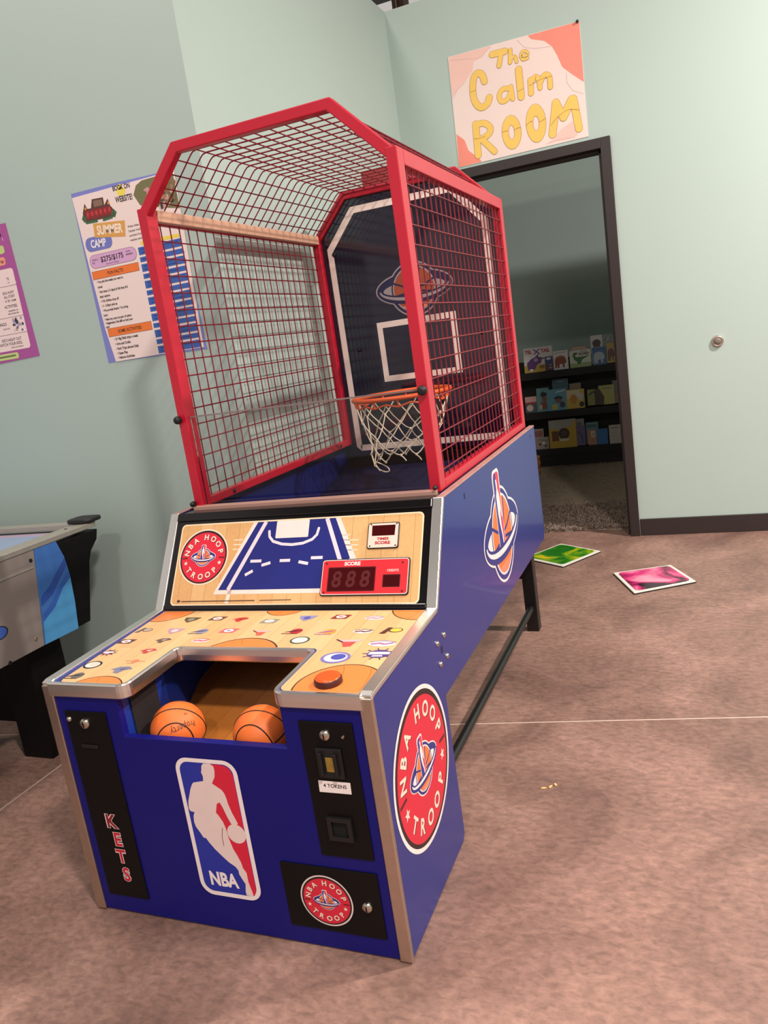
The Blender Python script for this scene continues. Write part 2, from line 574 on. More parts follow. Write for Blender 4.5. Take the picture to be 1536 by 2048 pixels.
def emblem(d, cu, cv, w, layer, orange='#f07a3c', dark='#28307e', white='#f4e6e4', tilt=0.0):
    """ball with a ring round it and a small player plaque; w = overall width"""
    def T(P):
        ca, sa = math.cos(tilt), math.sin(tilt)
        return [(cu + (x * ca - y * sa) * w, cv + (x * sa + y * ca) * w) for x, y in P]
    ring = lambda a, b, c0=0.02, n=48: circ(0, c0, a, b, n)
    # outlines
    d.poly(T(circ(0, 0, 0.325)), white, layer)
    d.poly(T(ring(0.5, 0.205)), white, layer + 0.3)
    d.poly(T(rrect(-0.125, 0.065, 0.1, 0.445, 0.05)), white, layer + 0.6)
    d.poly(T(circ(0, 0, 0.308)), dark, layer + 1)
    d.poly(T(ring(0.482, 0.188)), dark, layer + 1.4)
    # ring hole shows white corners beside the ball
    d.poly(T(ring(0.40, 0.088, 0.015)), white, layer + 2)
    d.poly(T(circ(0, 0, 0.292)), dark, layer + 3)
    d.poly(T(circ(0, 0, 0.275)), white, layer + 4)
    d.poly(T(circ(0, 0, 0.258)), orange, layer + 5)
    for pts in ([(-0.26, 0.1), (-0.1, 0.03), (0.0, 0.0)], [(-0.26, -0.06), (-0.1, -0.04), (0, -0.03)],
                [(0.26, 0.09), (0.14, 0.03), (0.02, 0.0)], [(0.26, -0.06), (0.12, -0.04), (0.02, -0.03)],
                [(0.1, 0.24), (0.07, 0.1), (0.03, 0.0)]):
        d.stroke(T(pts), 0.011 * w, dark, layer + 6, cap=False)
    # plaque with player
    d.poly(T(rrect(-0.112, 0.052, -0.12, 0.435, 0.045)), white, layer + 7)
    d.poly(T(rrect(-0.102, 0.042, -0.110, 0.425, 0.038)), '#d8324a', layer + 8)
    d.poly(T([(-0.102, 0.385), (-0.07, 0.425), (-0.035, 0.425), (-0.03, 0.2), (0.0, -0.05), (0.0, -0.110), (-0.08, -0.108), (-0.102, -0.07)]), '#2a3590', layer + 9)
    d.poly(T([(-0.052, 0.375), (-0.028, 0.38), (-0.016, 0.345), (-0.02, 0.315), (0.008, 0.27), (0.024, 0.18), (0.03, 0.12), (0.012, 0.11), (0.002, 0.18), (-0.012, 0.14),
              (-0.008, 0.06), (0.008, 0.0), (0.012, -0.085), (-0.008, -0.085), (-0.02, 0.0), (-0.05, 0.08), (-0.066, 0.15), (-0.07, 0.27), (-0.045, 0.315)]), white, layer + 10)
    # front of the ring, passing over the ball
    lo_o = circ(0, 0.02, 0.482, 0.188, 32, PI, 2 * PI)
    lo_m = circ(0, 0.02, 0.45, 0.145, 32, PI, 2 * PI)
    lo_w = circ(0, 0.02, 0.43, 0.105, 32, PI, 2 * PI)
    lo_i = circ(0, 0.02, 0.40, 0.082, 32, PI, 2 * PI)
    d.band(T(lo_o), T(lo_m), dark, layer + 11)
    d.band(T(lo_m), T(lo_w), white, layer + 11)
    d.band(T(lo_w), T(lo_i), dark, layer + 11)
    # ball below the ring
    d.poly(T(clip(circ(0, 0, 0.258), 0, 1, -0.19)), '#f08a66', layer + 12)

def badge(d, cu, cv, R, layer, ring='#f4e6e2', lines=True):
    d.poly(circ(cu, cv, R, n=64), ring, layer)
    d.poly(circ(cu, cv, R * 0.945, n=64), '#2a1414', layer + 1)
    d.poly(circ(cu, cv - 0.01 * R, R * 0.885, n=64), '#d8243c', layer + 2)
    lt = '#f6dcc8'
    def letters(seq, rad, flip):
        for ch, a in seq:
            t = math.radians(a)
            rot = t - PI / 2 if not flip else t + PI / 2
            du = 0.018 * R
            d.text(ch, cu + rad * R * math.cos(t) + du, cv + rad * R * math.sin(t) - du, 0.2 * R, '#6a1018', layer + 3, rot, 0.03)
            d.text(ch, cu + rad * R * math.cos(t), cv + rad * R * math.sin(t), 0.2 * R, lt, layer + 4, rot, 0.03)
    letters([('N', 168), ('B', 146), ('A', 124), ('H', 88), ('O', 63), ('O', 39), ('P', 15)], 0.70, False)
    letters([('T', 222), ('R', 246), ('O', 270), ('O', 294), ('P', 318)], 0.70, True)
    for a in (198, 342):
        t = math.radians(a)
        d.poly(star(cu + 0.72 * R * math.cos(t), cv + 0.72 * R * math.sin(t), 0.085 * R), lt, layer + 4)
    for a in (183, 357):
        t = math.radians(a)
        d.stroke([(cu + 0.64 * R * math.cos(t), cv + 0.64 * R * math.sin(t)), (cu + 0.86 * R * math.cos(t), cv + 0.86 * R * math.sin(t))], 0.022 * R, '#5a0c14', layer + 3, cap=False)
    emblem(d, cu, cv - 0.02 * R, 1.02 * R, layer + 5)

# ------------------------------------------------------------------ the room
XL, YP, YB, HW = -0.022, 1.157, 3.326, 3.097        # left wall, poster wall, back wall, wall height
JX0, JX1, DH = 0.16, 1.078, 2.14                    # clear door opening
YR = 6.25                                           # rear wall of the small room
FLR = Frame((0, 0, 0), (1, 0, 0), (0, 1, 0), (0, 0, 1))

floor = struct(MB().box(-4, 7, -6, 9, -0.12, -0.0012, M['filler']).build('floor'))
joint_y = lambda x: 1.028 + (x - 0.651) * 0.152
g = 0.0045
xj = -0.695
cells = [
    [(-4, -6), (xj - g, -6), (xj - g, joint_y(xj) - g), (-4, joint_y(-4) - g)],
    [(xj + g, -6), (7, -6), (7, joint_y(7) - g), (xj + g, joint_y(xj) - g)],
    [(-4, joint_y(-4) + g), (xj - g, joint_y(xj) + g), (xj - g, 9), (-4, 9)],
    [(xj + g, joint_y(xj) + g), (7, joint_y(7) + g), (7, 9), (xj + g, 9)],
]
for c in cells:
    MB().prism(c, FLR, -0.001, 0.0, M['concrete']).build('slab', floor)

struct(MB().box(-0.15, XL, YP, YB, 0, HW, M['wall']).build('wall_left'))
struct(MB().box(-4, -0.15, YP, YP + 0.13, 0, HW, M['wall']).build('wall_side'))
wb = MB()
T2 = 0.13
wb.box(-0.15, JX0 - 0.03, YB, YB + T2, 0, HW, M['wall'])
wb.box(JX0 - 0.03, JX1 + 0.03, YB, YB + T2, DH + 0.03, HW, M['wall'])
wb.box(JX1 + 0.03, 7, YB, YB + T2, 0, HW, M['wall'])
struct(wb.build('wall_back'))
struct(MB().box(-0.9, 3.0, YR, YR + 0.12, 0, HW, M['wall']).build('wall_rear'))
struct(MB().box(-1.02, -0.9, YB + T2, YR + 0.12, 0, HW, M['wall']).build('wall_inner_left'))
struct(MB().box(3.0, 3.12, YB + T2, YR + 0.12, 0, HW, M['wall']).build('wall_inner_right'))
# roof deck far above, with corrugations
cd = MB()
cd.box(-4, 7, -6, 12, 6.6, 6.7, M['deck'])
for i in range(18):
    cd.box(-4, 7, -5.6 + i, -5.35 + i, 6.5, 6.6, M['deck'])
struct(cd.build('ceiling'))
# baseboard
struct(MB().box(JX1 + 0.056, 7, YB - 0.009, YB, 0, 0.1, M['trim']).build('baseboard_back', bevel=0.003))
struct(MB().box(-4, XL - 0.01, YP - 0.009, YP, 0, 0.1, M['trim']).build('baseboard_side', bevel=0.003))
# door frame
dfr = bpy.data.objects.new('door_1', None)
COL.objects.link(dfr)
dfr.location = ((JX0 + JX1) / 2, YB, 0)
ORG[dfr] = Vector(dfr.location)
struct(dfr)
fw = 0.052
def jamb(x_in, sgn):
    m = MB()
    xs = sorted((x_in, x_in + sgn * fw))
    m.box(xs[0], xs[1], YB - 0.018, YB + 0.001, 0, DH + fw, M['trim'])
    xt = sorted((x_in, x_in + sgn * 0.03))
    m.box(xt[0], xt[1], YB + 0.001, YB + T2 - 0.001, 0, DH, M['trim'])
    xu = sorted((x_in - sgn * 0.016, x_in))
    m.box(xu[0], xu[1], YB + 0.035, YB + 0.085, 0, DH, M['trim'])
    xs = sorted((x_in, x_in + sgn * fw))
    m.box(xs[0], xs[1], YB + T2, YB + T2 + 0.018, 0, DH + fw, M['trim'])
    return m.build('jamb', dfr, bevel=0.002)
jamb(JX1, 1)
jamb(JX0, -1)
hd = MB()
hd.box(JX0, JX1, YB - 0.018, YB + 0.001, DH, DH + fw, M['trim'])
hd.box(JX0 - 0.03, JX1 + 0.03, YB + 0.001, YB + T2 - 0.001, DH, DH + 0.03, M['trim'])
hd.box(JX0, JX1, YB + 0.035, YB + 0.085, DH - 0.016, DH, M['trim'])
hd.build('head', dfr, bevel=0.002)
MB().box(JX1 - 0.0022, JX1 - 0.0002, YB + 0.004, YB + 0.03, 0.96, 1.08, M['alu']).build('strike_plate', dfr)

# brown steel column seen over the wall
mbc = MB()
mbc.box(-1.33, -1.20, 7.6, 7.8, 0, 6.5, mat('brown_steel', (92, 62, 48), 0.6))
mbc.box(-1.285, -1.27, 7.58, 7.6, 0, 6.5, M['alu'])
tag(mbc.build('steel_column'), 'brown steel building column rising beyond the top of the walls', 'column')

# ------------------------------------------------------------------ arcade basketball machine
W = 0.86
T = 0.02
mach = thing('arcade_basketball_machine', 'blue coin-operated basketball arcade game with red wire cage and hoop', 'arcade game', (W / 2, 0.95, 0))
FRONT = Frame((0, 0, 0), (1, 0, 0), (0, 0, 1), (0, -1, 0))
CT = Frame((0, 0, 0.628), (1, 0, 0), (0, 0.4451, 0.0124), (0, -0.0124, 0.4451))
BD = Frame((0, 0.4451, 0.6404), (1, 0, 0), (0, 0.1609, 0.2492), (0, -0.2492, 0.1609))
BL = 0.2966
SIDE_R = Frame((W, 0, 0), (0, 1, 0), (0, 0, 1), (1, 0, 0))
SIDE_L = Frame((0, 0, 0), (0, 1, 0), (0, 0, 1), (-1, 0, 0))
PROF = [(0, 0.004), (0, 0.622), (0.012, 0.628), (0.4451, 0.6404), (0.606, 0.8896), (1.889, 0.8896), (1.889, 0.45), (1.862, 0.413), (0.432, 0.413), (0.432, 0.02), (0.416, 0.004)]
spr = MB().prism(PROF, SIDE_R, -T, 0, M['blue']).build('side_panel', mach, bevel=0.0015, label='right blue side panel with two emblems')
spl = MB().prism(list(reversed(PROF)), SIDE_L, -T, 0, M['blue']).build('side_panel', mach, bevel=0.0015)
d = Decal(SIDE_R)
badge(d, 0.217, 0.342, 0.187, 0)
d.build('round_badge', spr, label='round red badge with curved lettering')
d = Decal(SIDE_R)
emblem(d, 1.185, 0.628, 0.50, 0)
d.build('ringed_ball_emblem', spr, label='ringed orange basketball emblem with white outline')
for a, b in ((0.473, 0.561), (0.417, 0.56), (0.478, 0.501), (0.422, 0.503)):
    MB().lathe([(0.008, 0), (0.008, 0.002), (0.005, 0.005)], Frame(SIDE_R.p(a, b), (0, 1, 0), (0, 0, 1), (1, 0, 0)), M['steel'], 12).build('bolt', spr)
for hole in ((0.441, 0.453, 0.522, 0.541), (0.80, 0.808, 0.838, 0.856), (1.80, 1.807, 0.85, 0.864)):
    Decal(SIDE_R).poly(rrect(*hole, 0.003), '#14122e').build('screw_hole', spr)

# metal edge trims along both side panels
def edge_trim(pts, x0, x1, mt, name, out=0.004, inn=0.008):
    path = [(0, a, b) for a, b in pts]
    m = MB()
    # profile: side axis lies in the panel plane, up axis = x
    prof = [(-out, x0), (-out, x1), (inn, x1), (inn, x0)]
    m.sweep(path, (1, 0, 0), prof, mt)
    return m.build(name, mach, bevel=0.0022, seg=2)
for xa, xb in ((-0.003, 0.026), (W - 0.026, W + 0.003)):
    edge_trim([(0.0, 0.004), (0.0, 0.622)], xa, xb, M['alu'], 'front_edge_trim')
    edge_trim([(0.0, 0.624), (0.014, 0.6285), (0.4451, 0.6410)], xa, xb, M['chrome'], 'counter_edge_trim')
    edge_trim([(0.4451, 0.6410), (0.606, 0.8900)], xa, xb, M['chrome'], 'scoreboard_edge_trim')
    edge_trim([(0.606, 0.8896), (1.889, 0.8896)], (-0.001 if xa < 0 else W - 0.020), (0.020 if xa < 0 else W + 0.001), M['edge_band'], 'top_edge_band', 0.0015, 0.004)

# front panel with opening for the ball tray
OX0, OX1, SILL = 0.212, 0.646, 0.497
fp = [(T, 0.004), (W - T, 0.004), (W - T, 0.612), (OX1, 0.612), (OX1, SILL), (OX0, SILL), (OX0, 0.612), (T, 0.612)]
front = MB().prism(fp, FRONT, -0.02, -0.001, M['blue_front']).build('front_panel', mach, bevel=0.002)
d = Decal(FRONT, 0.0)
player_mark(d, FRONT, 0.341, 0.097, 1, 1, 1)
d.stroke([(0.437, 0.283), (0.431, 0.258), (0.431, 0.235)], 0.0008, '#8a4a44', 6, cap=False)
d.text('NBA', 0.4115, 0.1435, 0.038, '#f4e6e4', 6, 0, 0.04, width=0.078)
d.build('player_logo', front, label='white, red and blue plaque with dribbling player silhouette')

def plate(x0, x1, z0, z1, name, mt=M['black'], d0=-0.002, d1=0.003, r=0.002):
    return MB().prism([(x0, z0), (x1, z0), (x1, z1), (x0, z1)], FRONT, d0, d1, mt).build(name, mach, bevel=r)
FP = Frame((0, -0.003, 0), (1, 0, 0), (0, 0, 1), (0, -1, 0))
def lock(x, z, r, par):
    f = Frame(FP.p(x, z), (1, 0, 0), (0, 0, 1), (0, -1, 0))
    m = MB().lathe([(r, 0), (r, 0.004), (r * 0.8, 0.008), (r * 0.3, 0.0095)], f, M['steel'], 20)
    m.prism([(-0.0012, -r * 0.5), (0.0012, -r * 0.5), (0.0012, r * 0.5), (-0.0012, r * 0.5)], f, 0.0085, 0.0102, M['black'])
    return m.build('lock', par)
tk = plate(0.049, 0.172, 0.052, 0.558, 'ticket_door')
lock(0.108, 0.529, 0.0135, tk)
MB().lathe([(0.007, 0), (0.006, 0.004), (0.002, 0.006)], Frame(FP.p(0.060, 0.537), (1, 0, 0), (0, 0, 1), (0, -1, 0)), M['steel'], 14).build('screw', tk)
MB().prism(rrect(0.080, 0.130, 0.4635, 0.4725, 0.004), FP, 0, 0.003, M['rubber']).build('ticket_slot', tk, bevel=0.001)
d = Decal(FP)
for ch, z, x in (('K', 0.266, 0.115), ('E', 0.2165, 0.121), ('T', 0.169, 0.119), ('S', 0.118, 0.122)):
    d.text(ch, x, z, 0.040, '#f0dcd8', 0, 0, 0.075, 0.92)
    d.text(ch, x, z, 0.038, '#c8203a' if ch != 'K' else '#8a1626', 1, 0, 0.03, 0.9)
d.build('worn_lettering', tk, label='worn red letters reading KETS downward')
cdoor = plate(0.686, 0.81, 0.247, 0.566, 'coin_door')
lock(0.746, 0.538, 0.0125, cdoor)
MB().lathe([(0.004, 0), (0.003, 0.003)], Frame(FP.p(0.786, 0.535), (1, 0, 0), (0, 0, 1), (0, -1, 0)), M['steel'], 10).build('screw', cdoor)
cm = MB()
cm.prism([(0.718, 0.440), (0.777, 0.440), (0.777, 0.508), (0.718, 0.508)], FP, 0, 0.006, M['rubber'])
cm.prism([(0.726, 0.449), (0.734, 0.449), (0.734, 0.50), (0.726, 0.50)], FP, 0.006, 0.014, M['rubber'])
cm.prism([(0.760, 0.449), (0.768, 0.449), (0.768, 0.50), (0.760, 0.50)], FP, 0.006, 0.014, M['rubber'])
cmo = cm.build('coin_slot', cdoor, bevel=0.0015)
MB().prism([(0.739, 0.456), (0.757, 0.456), (0.757, 0.489), (0.739, 0.489)], FP, 0.004, 0.0075, M['gold']).build('slot_insert', cdoor, bevel=0.001)
d = Decal(FP)
d.poly([(0.7095, 0.403), (0.784, 0.4035), (0.785, 0.4305), (0.7105, 0.4305)], '#f4e8e4')
d.text('4 TOKENS', 0.748, 0.4195, 0.0085, '#2a2020', 1, 0, 0.02)
d.build('price_label', cdoor, label='white label reading 4 TOKENS')
rt = MB()
rt.sweep([FP.p(*p) for p in ((0.722, 0.297), (0.769, 0.297), (0.769, 0.342), (0.722, 0.342))], (0, -1, 0), [(-0.005, 0), (-0.005, 0.008), (0.005, 0.008), (0.005, 0)], M['rubber'], closed=True)
rt.prism([(0.727, 0.302), (0.764, 0.302), (0.764, 0.337), (0.727, 0.337)], FP, 0.0, 0.001, mat('dark_void', (4, 4, 4), 0.9))
rt.build('coin_return', cdoor, bevel=0.002)
ldoor = plate(0.574, 0.81, 0.052, 0.215, 'cash_door')
d = Decal(FP)
badge(d, 0.678, 0.131, 0.064, 0, ring='#e0d2cc')
d.build('round_badge', ldoor)
lock(0.777, 0.132, 0.0125, ldoor)

# counter
CX0, CX1, CY = 0.245, 0.640, 0.205
def cut_path(inset=0.0, r=0.02):
    a, b, c = CX0 - inset, CX1 + inset, CY + inset
    P = [(T, inset)]
    def arc(cx, cy, a0, a1, rr=r, n=5):
        return [(cx + rr * math.cos(math.radians(a0 + (a1 - a0) * i / n)), cy + rr * math.sin(math.radians(a0 + (a1 - a0) * i / n))) for i in range(n + 1)]
    P += arc(a - r, inset + r, -90, 0)
    P += arc(a + r, c - r, 180, 90)
    P += arc(b - r, c - r, 90, 0)
    P += arc(b + r, inset + r, 180, 270)
    P += [(W - T, inset)]
    return P
cpoly = cut_path() + [(W - T, 0.4451), (T, 0.4451)]
counter = MB().prism(cpoly, CT, -0.018, 0.0, M['blue']).build('counter', mach)
tm = MB()
tm.sweep([CT.p(*p) for p in cut_path()], CT.n, [(-0.004, 0.002), (0.004, 0.003), (0.007, 0.0), (0.008, -0.016), (0.007, -0.030), (0.003, -0.034), (-0.004, -0.034)], M['chrome'], smooth=False)
tm.build('counter_lip_trim', mach, label='bright chrome lip around the tray cut-out')
d = Decal(CT)
dec = [(p[0], p[1]) for p in cut_path(0.006, 0.02)]
dec[0] = (0.06, 0.006)
dec = [(0.045, 0.02), (0.05, 0.009)] + dec + [(W - 0.027, 0.006), (W - 0.027, 0.440), (0.034, 0.440)]
dec = [p for i, p in enumerate(dec) if not (abs(p[0] - (W - T)) < 1e-6)]
d.poly(dec, M['court'], 0)
def bball(cx, cy, r, clips, col='#ee8440'):
    for rr, cc, ly in ((r, '#3a2014', 1), (r * 0.965, col, 2)):
        P = circ(cx, cy, rr, n=56)
        for c in clips:
            P = clip(P, *c)
        d.poly(P, cc, ly)
    for off, a in ((0.35, 0.5), (-0.3, 0.7)):
        pts = [(cx + r * (off + 0.25 * math.cos(t)) , cy + r * math.sin(t) * 0.92) for t in [(-0.95 + 1.9 * i / 14) * PI / 2 for i in range(15)]]
        pts = [p for p in pts if all(c[0] * p[0] + c[1] * p[1] < c[2] - 0.002 for c in clips) and math.hypot(p[0] - cx, p[1] - cy) < r * 0.95]
        if len(pts) > 2:
            d.stroke(pts, 0.0007, '#a85a28', 3, cap=False)
EDGE = [(-1, 0, -0.036), (1, 0, W - 0.028), (0, 1, 0.438), (0, -1, -0.008)]
bball(0.770, 0.036, 0.098, EDGE)
bball(0.165, -0.045, 0.088, EDGE)
bball(0.055, 0.452, 0.088, EDGE)
bball(0.43, 0.468, 0.062, EDGE)
bball(0.826, 0.462, 0.085, EDGE)
bball(0.437, 0.15, 0.115, EDGE + [(0, -1, -CY - 0.008)])
d.build('court_print', counter, label='pale wood court print with orange ball drawings')
# team stickers, each its own little mark
def sticker(kind, x, y, cols, s=0.026):
    q = Decal(CT, 0.0011)
    c1, c2 = cols[0], cols[-1]
    if kind == 'round':
        q.poly(circ(x, y, s, s * 0.8, 24), c1, 0); q.poly(circ(x, y, s * 0.78, s * 0.6, 24), '#f0e4d8', 1); q.poly(circ(x + s * 0.15, y + s * 0.1, s * 0.5, s * 0.42, 20), c2, 2)
    elif kind == 'ballmark':
        q.poly(circ(x + s * 0.3, y, s * 0.62, s * 0.62, 20), c1, 0); q.poly([(x - s, y - s * 0.3), (x + s * 0.4, y - s * 0.1), (x + s * 0.9, y + s * 0.35), (x - s * 0.2, y + s * 0.12)], c2, 1)
        q.stroke([(x - s, y - s * 0.6), (x + s * 0.6, y - s * 0.55)], s * 0.06, c2, 1)
    elif kind == 'shield':
        q.poly([(x - s, y + s * 0.55), (x + s, y + s * 0.6), (x + s * 0.75, y - s * 0.1), (x, y - s * 0.8), (x - s * 0.8, y - s * 0.1)], c1, 0)
        q.poly(circ(x, y, s * 0.4, s * 0.35, 18), c2, 1)
    elif kind == 'tri':
        q.poly([(x - s, y + s * 0.5), (x + s, y + s * 0.55), (x + s * 0.8, y + s * 0.2), (x - s * 0.5, y + s * 0.15)], '#cbb0ae', 0)
        q.poly([(x - s * 0.5, y + s * 0.15), (x + s * 0.6, y + s * 0.15), (x + s * 0.45, y - s * 0.55), (x - s * 0.05, y - s * 0.65)], c1, 1)
        q.stroke([(x - s, y + s * 0.5), (x - s * 0.4, y + s * 0.1)], s * 0.06, c2, 2)
    elif kind == 'head':
        q.poly([(x - s * 0.9, y), (x - s * 0.3, y + s * 0.45), (x + s * 0.5, y + s * 0.55), (x + s, y + s * 0.2), (x + s * 0.4, y - s * 0.1), (x + s * 0.2, y - s * 0.6), (x - s * 0.3, y - s * 0.5), (x - s * 0.4, y - s * 0.1)], c1, 0)
        q.poly([(x - s * 0.2, y + s * 0.1), (x + s * 0.5, y + s * 0.35), (x + s * 0.2, y - s * 0.1)], c2, 1)
    elif kind == 'plate':
        q.poly([(x - s, y - s * 0.5), (x + s * 0.7, y - s * 0.5), (x + s, y + s * 0.5), (x - s * 0.7, y + s * 0.5)], c1, 0)
        q.poly(circ(x, y, s * 0.55, s * 0.36, 20), '#f2e6e0', 1); q.poly(circ(x, y, s * 0.28, s * 0.12, 16), c2, 2)
    elif kind == 'word':
        q.poly(circ(x, y - s * 0.1, s, s * 0.42, 24), '#ecd6d4', 0); q.stroke([(x - s * 0.7, y - s * 0.15), (x - s * 0.2, y), (x + s * 0.2, y - s * 0.15), (x + s * 0.7, y + s * 0.05)], s * 0.12, c1, 1)
        q.stroke([(x - s * 0.9, y + s * 0.2), (x, y + s * 0.42), (x + s * 0.9, y + s * 0.22)], s * 0.05, c2, 1)
    elif kind == 'bar':
        q.stroke([(x - s * 1.1, y), (x + s * 1.1, y)], s * 0.05, c1, 0); q.poly(circ(x, y, s * 0.4, s * 0.35, 18), c2, 1)
        q.stroke([(x - s * 0.5, y - s * 0.5), (x + s * 0.1, y - s * 0.4)], s * 0.08, c1, 0)
    elif kind == 'burst':
        for a in range(10):
            t = a * PI / 5
            q.stroke([(x + s * 0.6 * math.cos(t), y + s * 0.45 * math.sin(t)), (x + s * 1.15 * math.cos(t), y + s * 0.85 * math.sin(t))], s * 0.05, c1, 0)
        q.poly(circ(x, y, s * 0.85, s * 0.6, 24), c1, 1); q.poly([(x - s * 0.75, y - s * 0.15), (x + s * 0.75, y - s * 0.05), (x + s * 0.7, y + s * 0.3), (x - s * 0.7, y + s * 0.25)], '#f0e2e4', 2)
        q.poly([(x - s * 0.4, y - s * 0.45), (x + s * 0.4, y - s * 0.4), (x + s * 0.3, y - s * 0.2), (x - s * 0.35, y - s * 0.25)], '#d8c8e0', 2)
    elif kind == 'letter':
        q.poly([(x - s * 0.9, y - s * 0.6), (x - s * 0.4, y - s * 0.6), (x - s * 0.1, y + s * 0.6), (x - s * 0.5, y + s * 0.6)], c1, 0)
        q.poly(circ(x + s * 0.3, y + s * 0.1, s * 0.62, s * 0.42, 22), c1, 0); q.poly(circ(x + s * 0.32, y + s * 0.1, s * 0.5, s * 0.32, 22), c2, 1)
    q.build('team_sticker', counter)
ST = [('round', .709, .164, ('#7a74b0', '#4a50a8'), .036), ('burst', .806, .187, ('#4a3a78', '#4a3a78'), .034), ('head', .325, .38, ('#c02828', '#7a1a1a')),
      ('plate', .423, .369, ('#8a8a80', '#b8b0a0')), ('shield', .524, .39, ('#8a86b4', '#4a52a0')), ('plate', .619, .397, ('#8a2a2a', '#c8484a')),
      ('word', .715, .39, ('#c87a80', '#8a86c0')), ('ballmark', .528, .306, ('#b42430', '#5a2020')), ('tri', .436, .295, ('#e0604a', '#7a1c1c')),
      ('ballmark', .622, .304, ('#f09a34', '#a06090')), ('word', .717, .309, ('#5a3028', '#5a3028')), ('letter', .790, .313, ('#4a2622', '#f4c040'), .03),
      ('round', .572, .254, ('#4c5a44', '#e8e0cc')), ('tri', .704, .242, ('#e0504a', '#5a2030'), .034), ('word', .793, .242, ('#a0709a', '#8080a8'), .034),
      ('word', .290, .246, ('#d8485a', '#d8485a')), ('plate', .336, .307, ('#d86070', '#6a6ab0')), ('ballmark', .249, .302, ('#8890a8', '#3a4068')),
      ('shield', .167, .304, ('#b890a0', '#e0c8c8')), ('head', .172, .243, ('#6a5048', '#c0a8a0')), ('head', .173, .180, ('#c04040', '#f0d0c0')),
      ('bar', .180, .123, ('#c89070', '#f08060')), ('head', .172, .076, ('#7a7a94', '#5a5a80'), .032), ('shield', .168, .379, ('#4a4438', '#8a8a70')),
      ('plate', .250, .387, ('#6a4038', '#c08070')), ('letter', .066, .306, ('#6a5a58', '#b8a090')), ('plate', .062, .234, ('#5a3038', '#b06060')),
      ('burst', .060, .166, ('#6a2438', '#6a2438'), .022), ('round', .069, .097, ('#2a2424', '#d8c8b8')), ('ballmark', .066, .039, ('#6a6460', '#3a3432'))]
for r_ in ST:
    sticker(*r_)
bt = MB()
BF = Frame(CT.p(0.747, 0.046), CT.u, CT.v, CT.n)
bt.lathe([(0.030, 0.0), (0.030, 0.012), (0.028, 0.0145)], BF, M['button_side'], 28)
bo = bt.build('start_button', mach)
MB().lathe([(0.0275, 0.0146), (0.0265, 0.0165), (0.02, 0.0172)], BF, M['button'], 28).build('button_cap', bo)

# ball tray inside the opening
tr = MB()
tr.prism([(0.03, 0.02), (0.83, 0.02), (0.83, 0.64), (0.03, 0.64)], Frame((0, 0, 0.3957), (1, 0, 0), (0, 1, 0.11), (0, -0.11, 1)), -0.012, 0, M['tray'])
tr.build('tray_floor', mach)
def vwall(pts, z0, z1, mt, name, th=0.012):
    m = MB()
    m.sweep([(a, b, 0) for a, b in pts], (0, 0, 1), [(0, z0), (th, z0), (th, z1), (0, z1)], mt)
    return m.build(name, mach)
wl = vwall([(0.105, 0.60), (0.125, 0.42), (0.212, 0.175), (0.212, 0.018)], 0.36, 0.612, M['blue_in'], 'tray_side', 0.012)
wr = vwall([(0.646, 0.018), (0.646, 0.175), (0.735, 0.42), (0.75, 0.60)], 0.36, 0.612, M['blue_in'], 'tray_side', 0.012)
sp = MB()
SPF = Frame((0.213, 0, 0), (0, 1, 0), (0, 0, 1), (1, 0, 0))
sp.prism(rrect(0.04, 0.136, 0.452, 0.588, 0.008), SPF, 0, 0.004, M['grille'])
spo = sp.build('speaker_grille', mach, bevel=0.0015)
for a, b in ((0.05, 0.578), (0.126, 0.578), (0.05, 0.462), (0.126, 0.462)):
    MB().lathe([(0.003, 0), (0.002, 0.002)], Frame(SPF.p(a, b, 0.004), (0, 1, 0), (0, 0, 1), (1, 0, 0)), M['rubber'], 8).build('screw', spo)
bk = MB()
bk.box(0.10, 0.76, 0.60, 0.615, 0.36, 0.62, mat('dark_brown_board', (46, 26, 18), 0.5))
bko = bk.build('tray_back', mach)
gt = MB()
gt.box(0.13, 0.73, 0.56, 0.575, 0.435, 0.45, M['alu'])
gt.box(0.13, 0.15, 0.56, 0.575, 0.435, 0.60, M['alu'])
gt.box(0.71, 0.73, 0.56, 0.575, 0.435, 0.60, M['alu'])
gt.box(0.18, 0.68, 0.57, 0.578, 0.47, 0.50, M['rubber'])
gt.build('ball_gate', mach)

# scoreboard
sb = MB()
sb.prism([(T, -0.004), (W - T, -0.004), (W - T, BL), (T, BL)], BD, -0.02, 0.002, M['black_gloss'])
sbo = sb.build('scoreboard', mach, bevel=0.002)
fr_ = MB()
fr_.sweep([BD.p(*p) for p in ((T + 0.006, 0.008), (W - T - 0.006, 0.008))], BD.n, [(-0.006, 0.002), (-0.006, 0.007), (0.006, 0.007), (0.006, 0.002)], M['black_gloss'])
fr_.sweep([BD.p(*p) for p in ((T + 0.006, 0.282), (W - T - 0.006, 0.282))], BD.n, [(-0.012, 0.002), (-0.012, 0.008), (0.012, 0.008), (0.012, 0.002)], M['black_gloss'])
fr_.build('scoreboard_bezel', mach, bevel=0.002)
BDF = Frame(BD.p(0, 0, 0.0022), BD.u, BD.v, BD.n)
d = Decal(BDF)
d.poly(rrect(0.046, 0.814, 0.014, 0.260, 0.014), '#f6dcb8', 0)
d.poly(rrect(0.050, 0.810, 0.018, 0.256, 0.012), M['court_board'], 1)
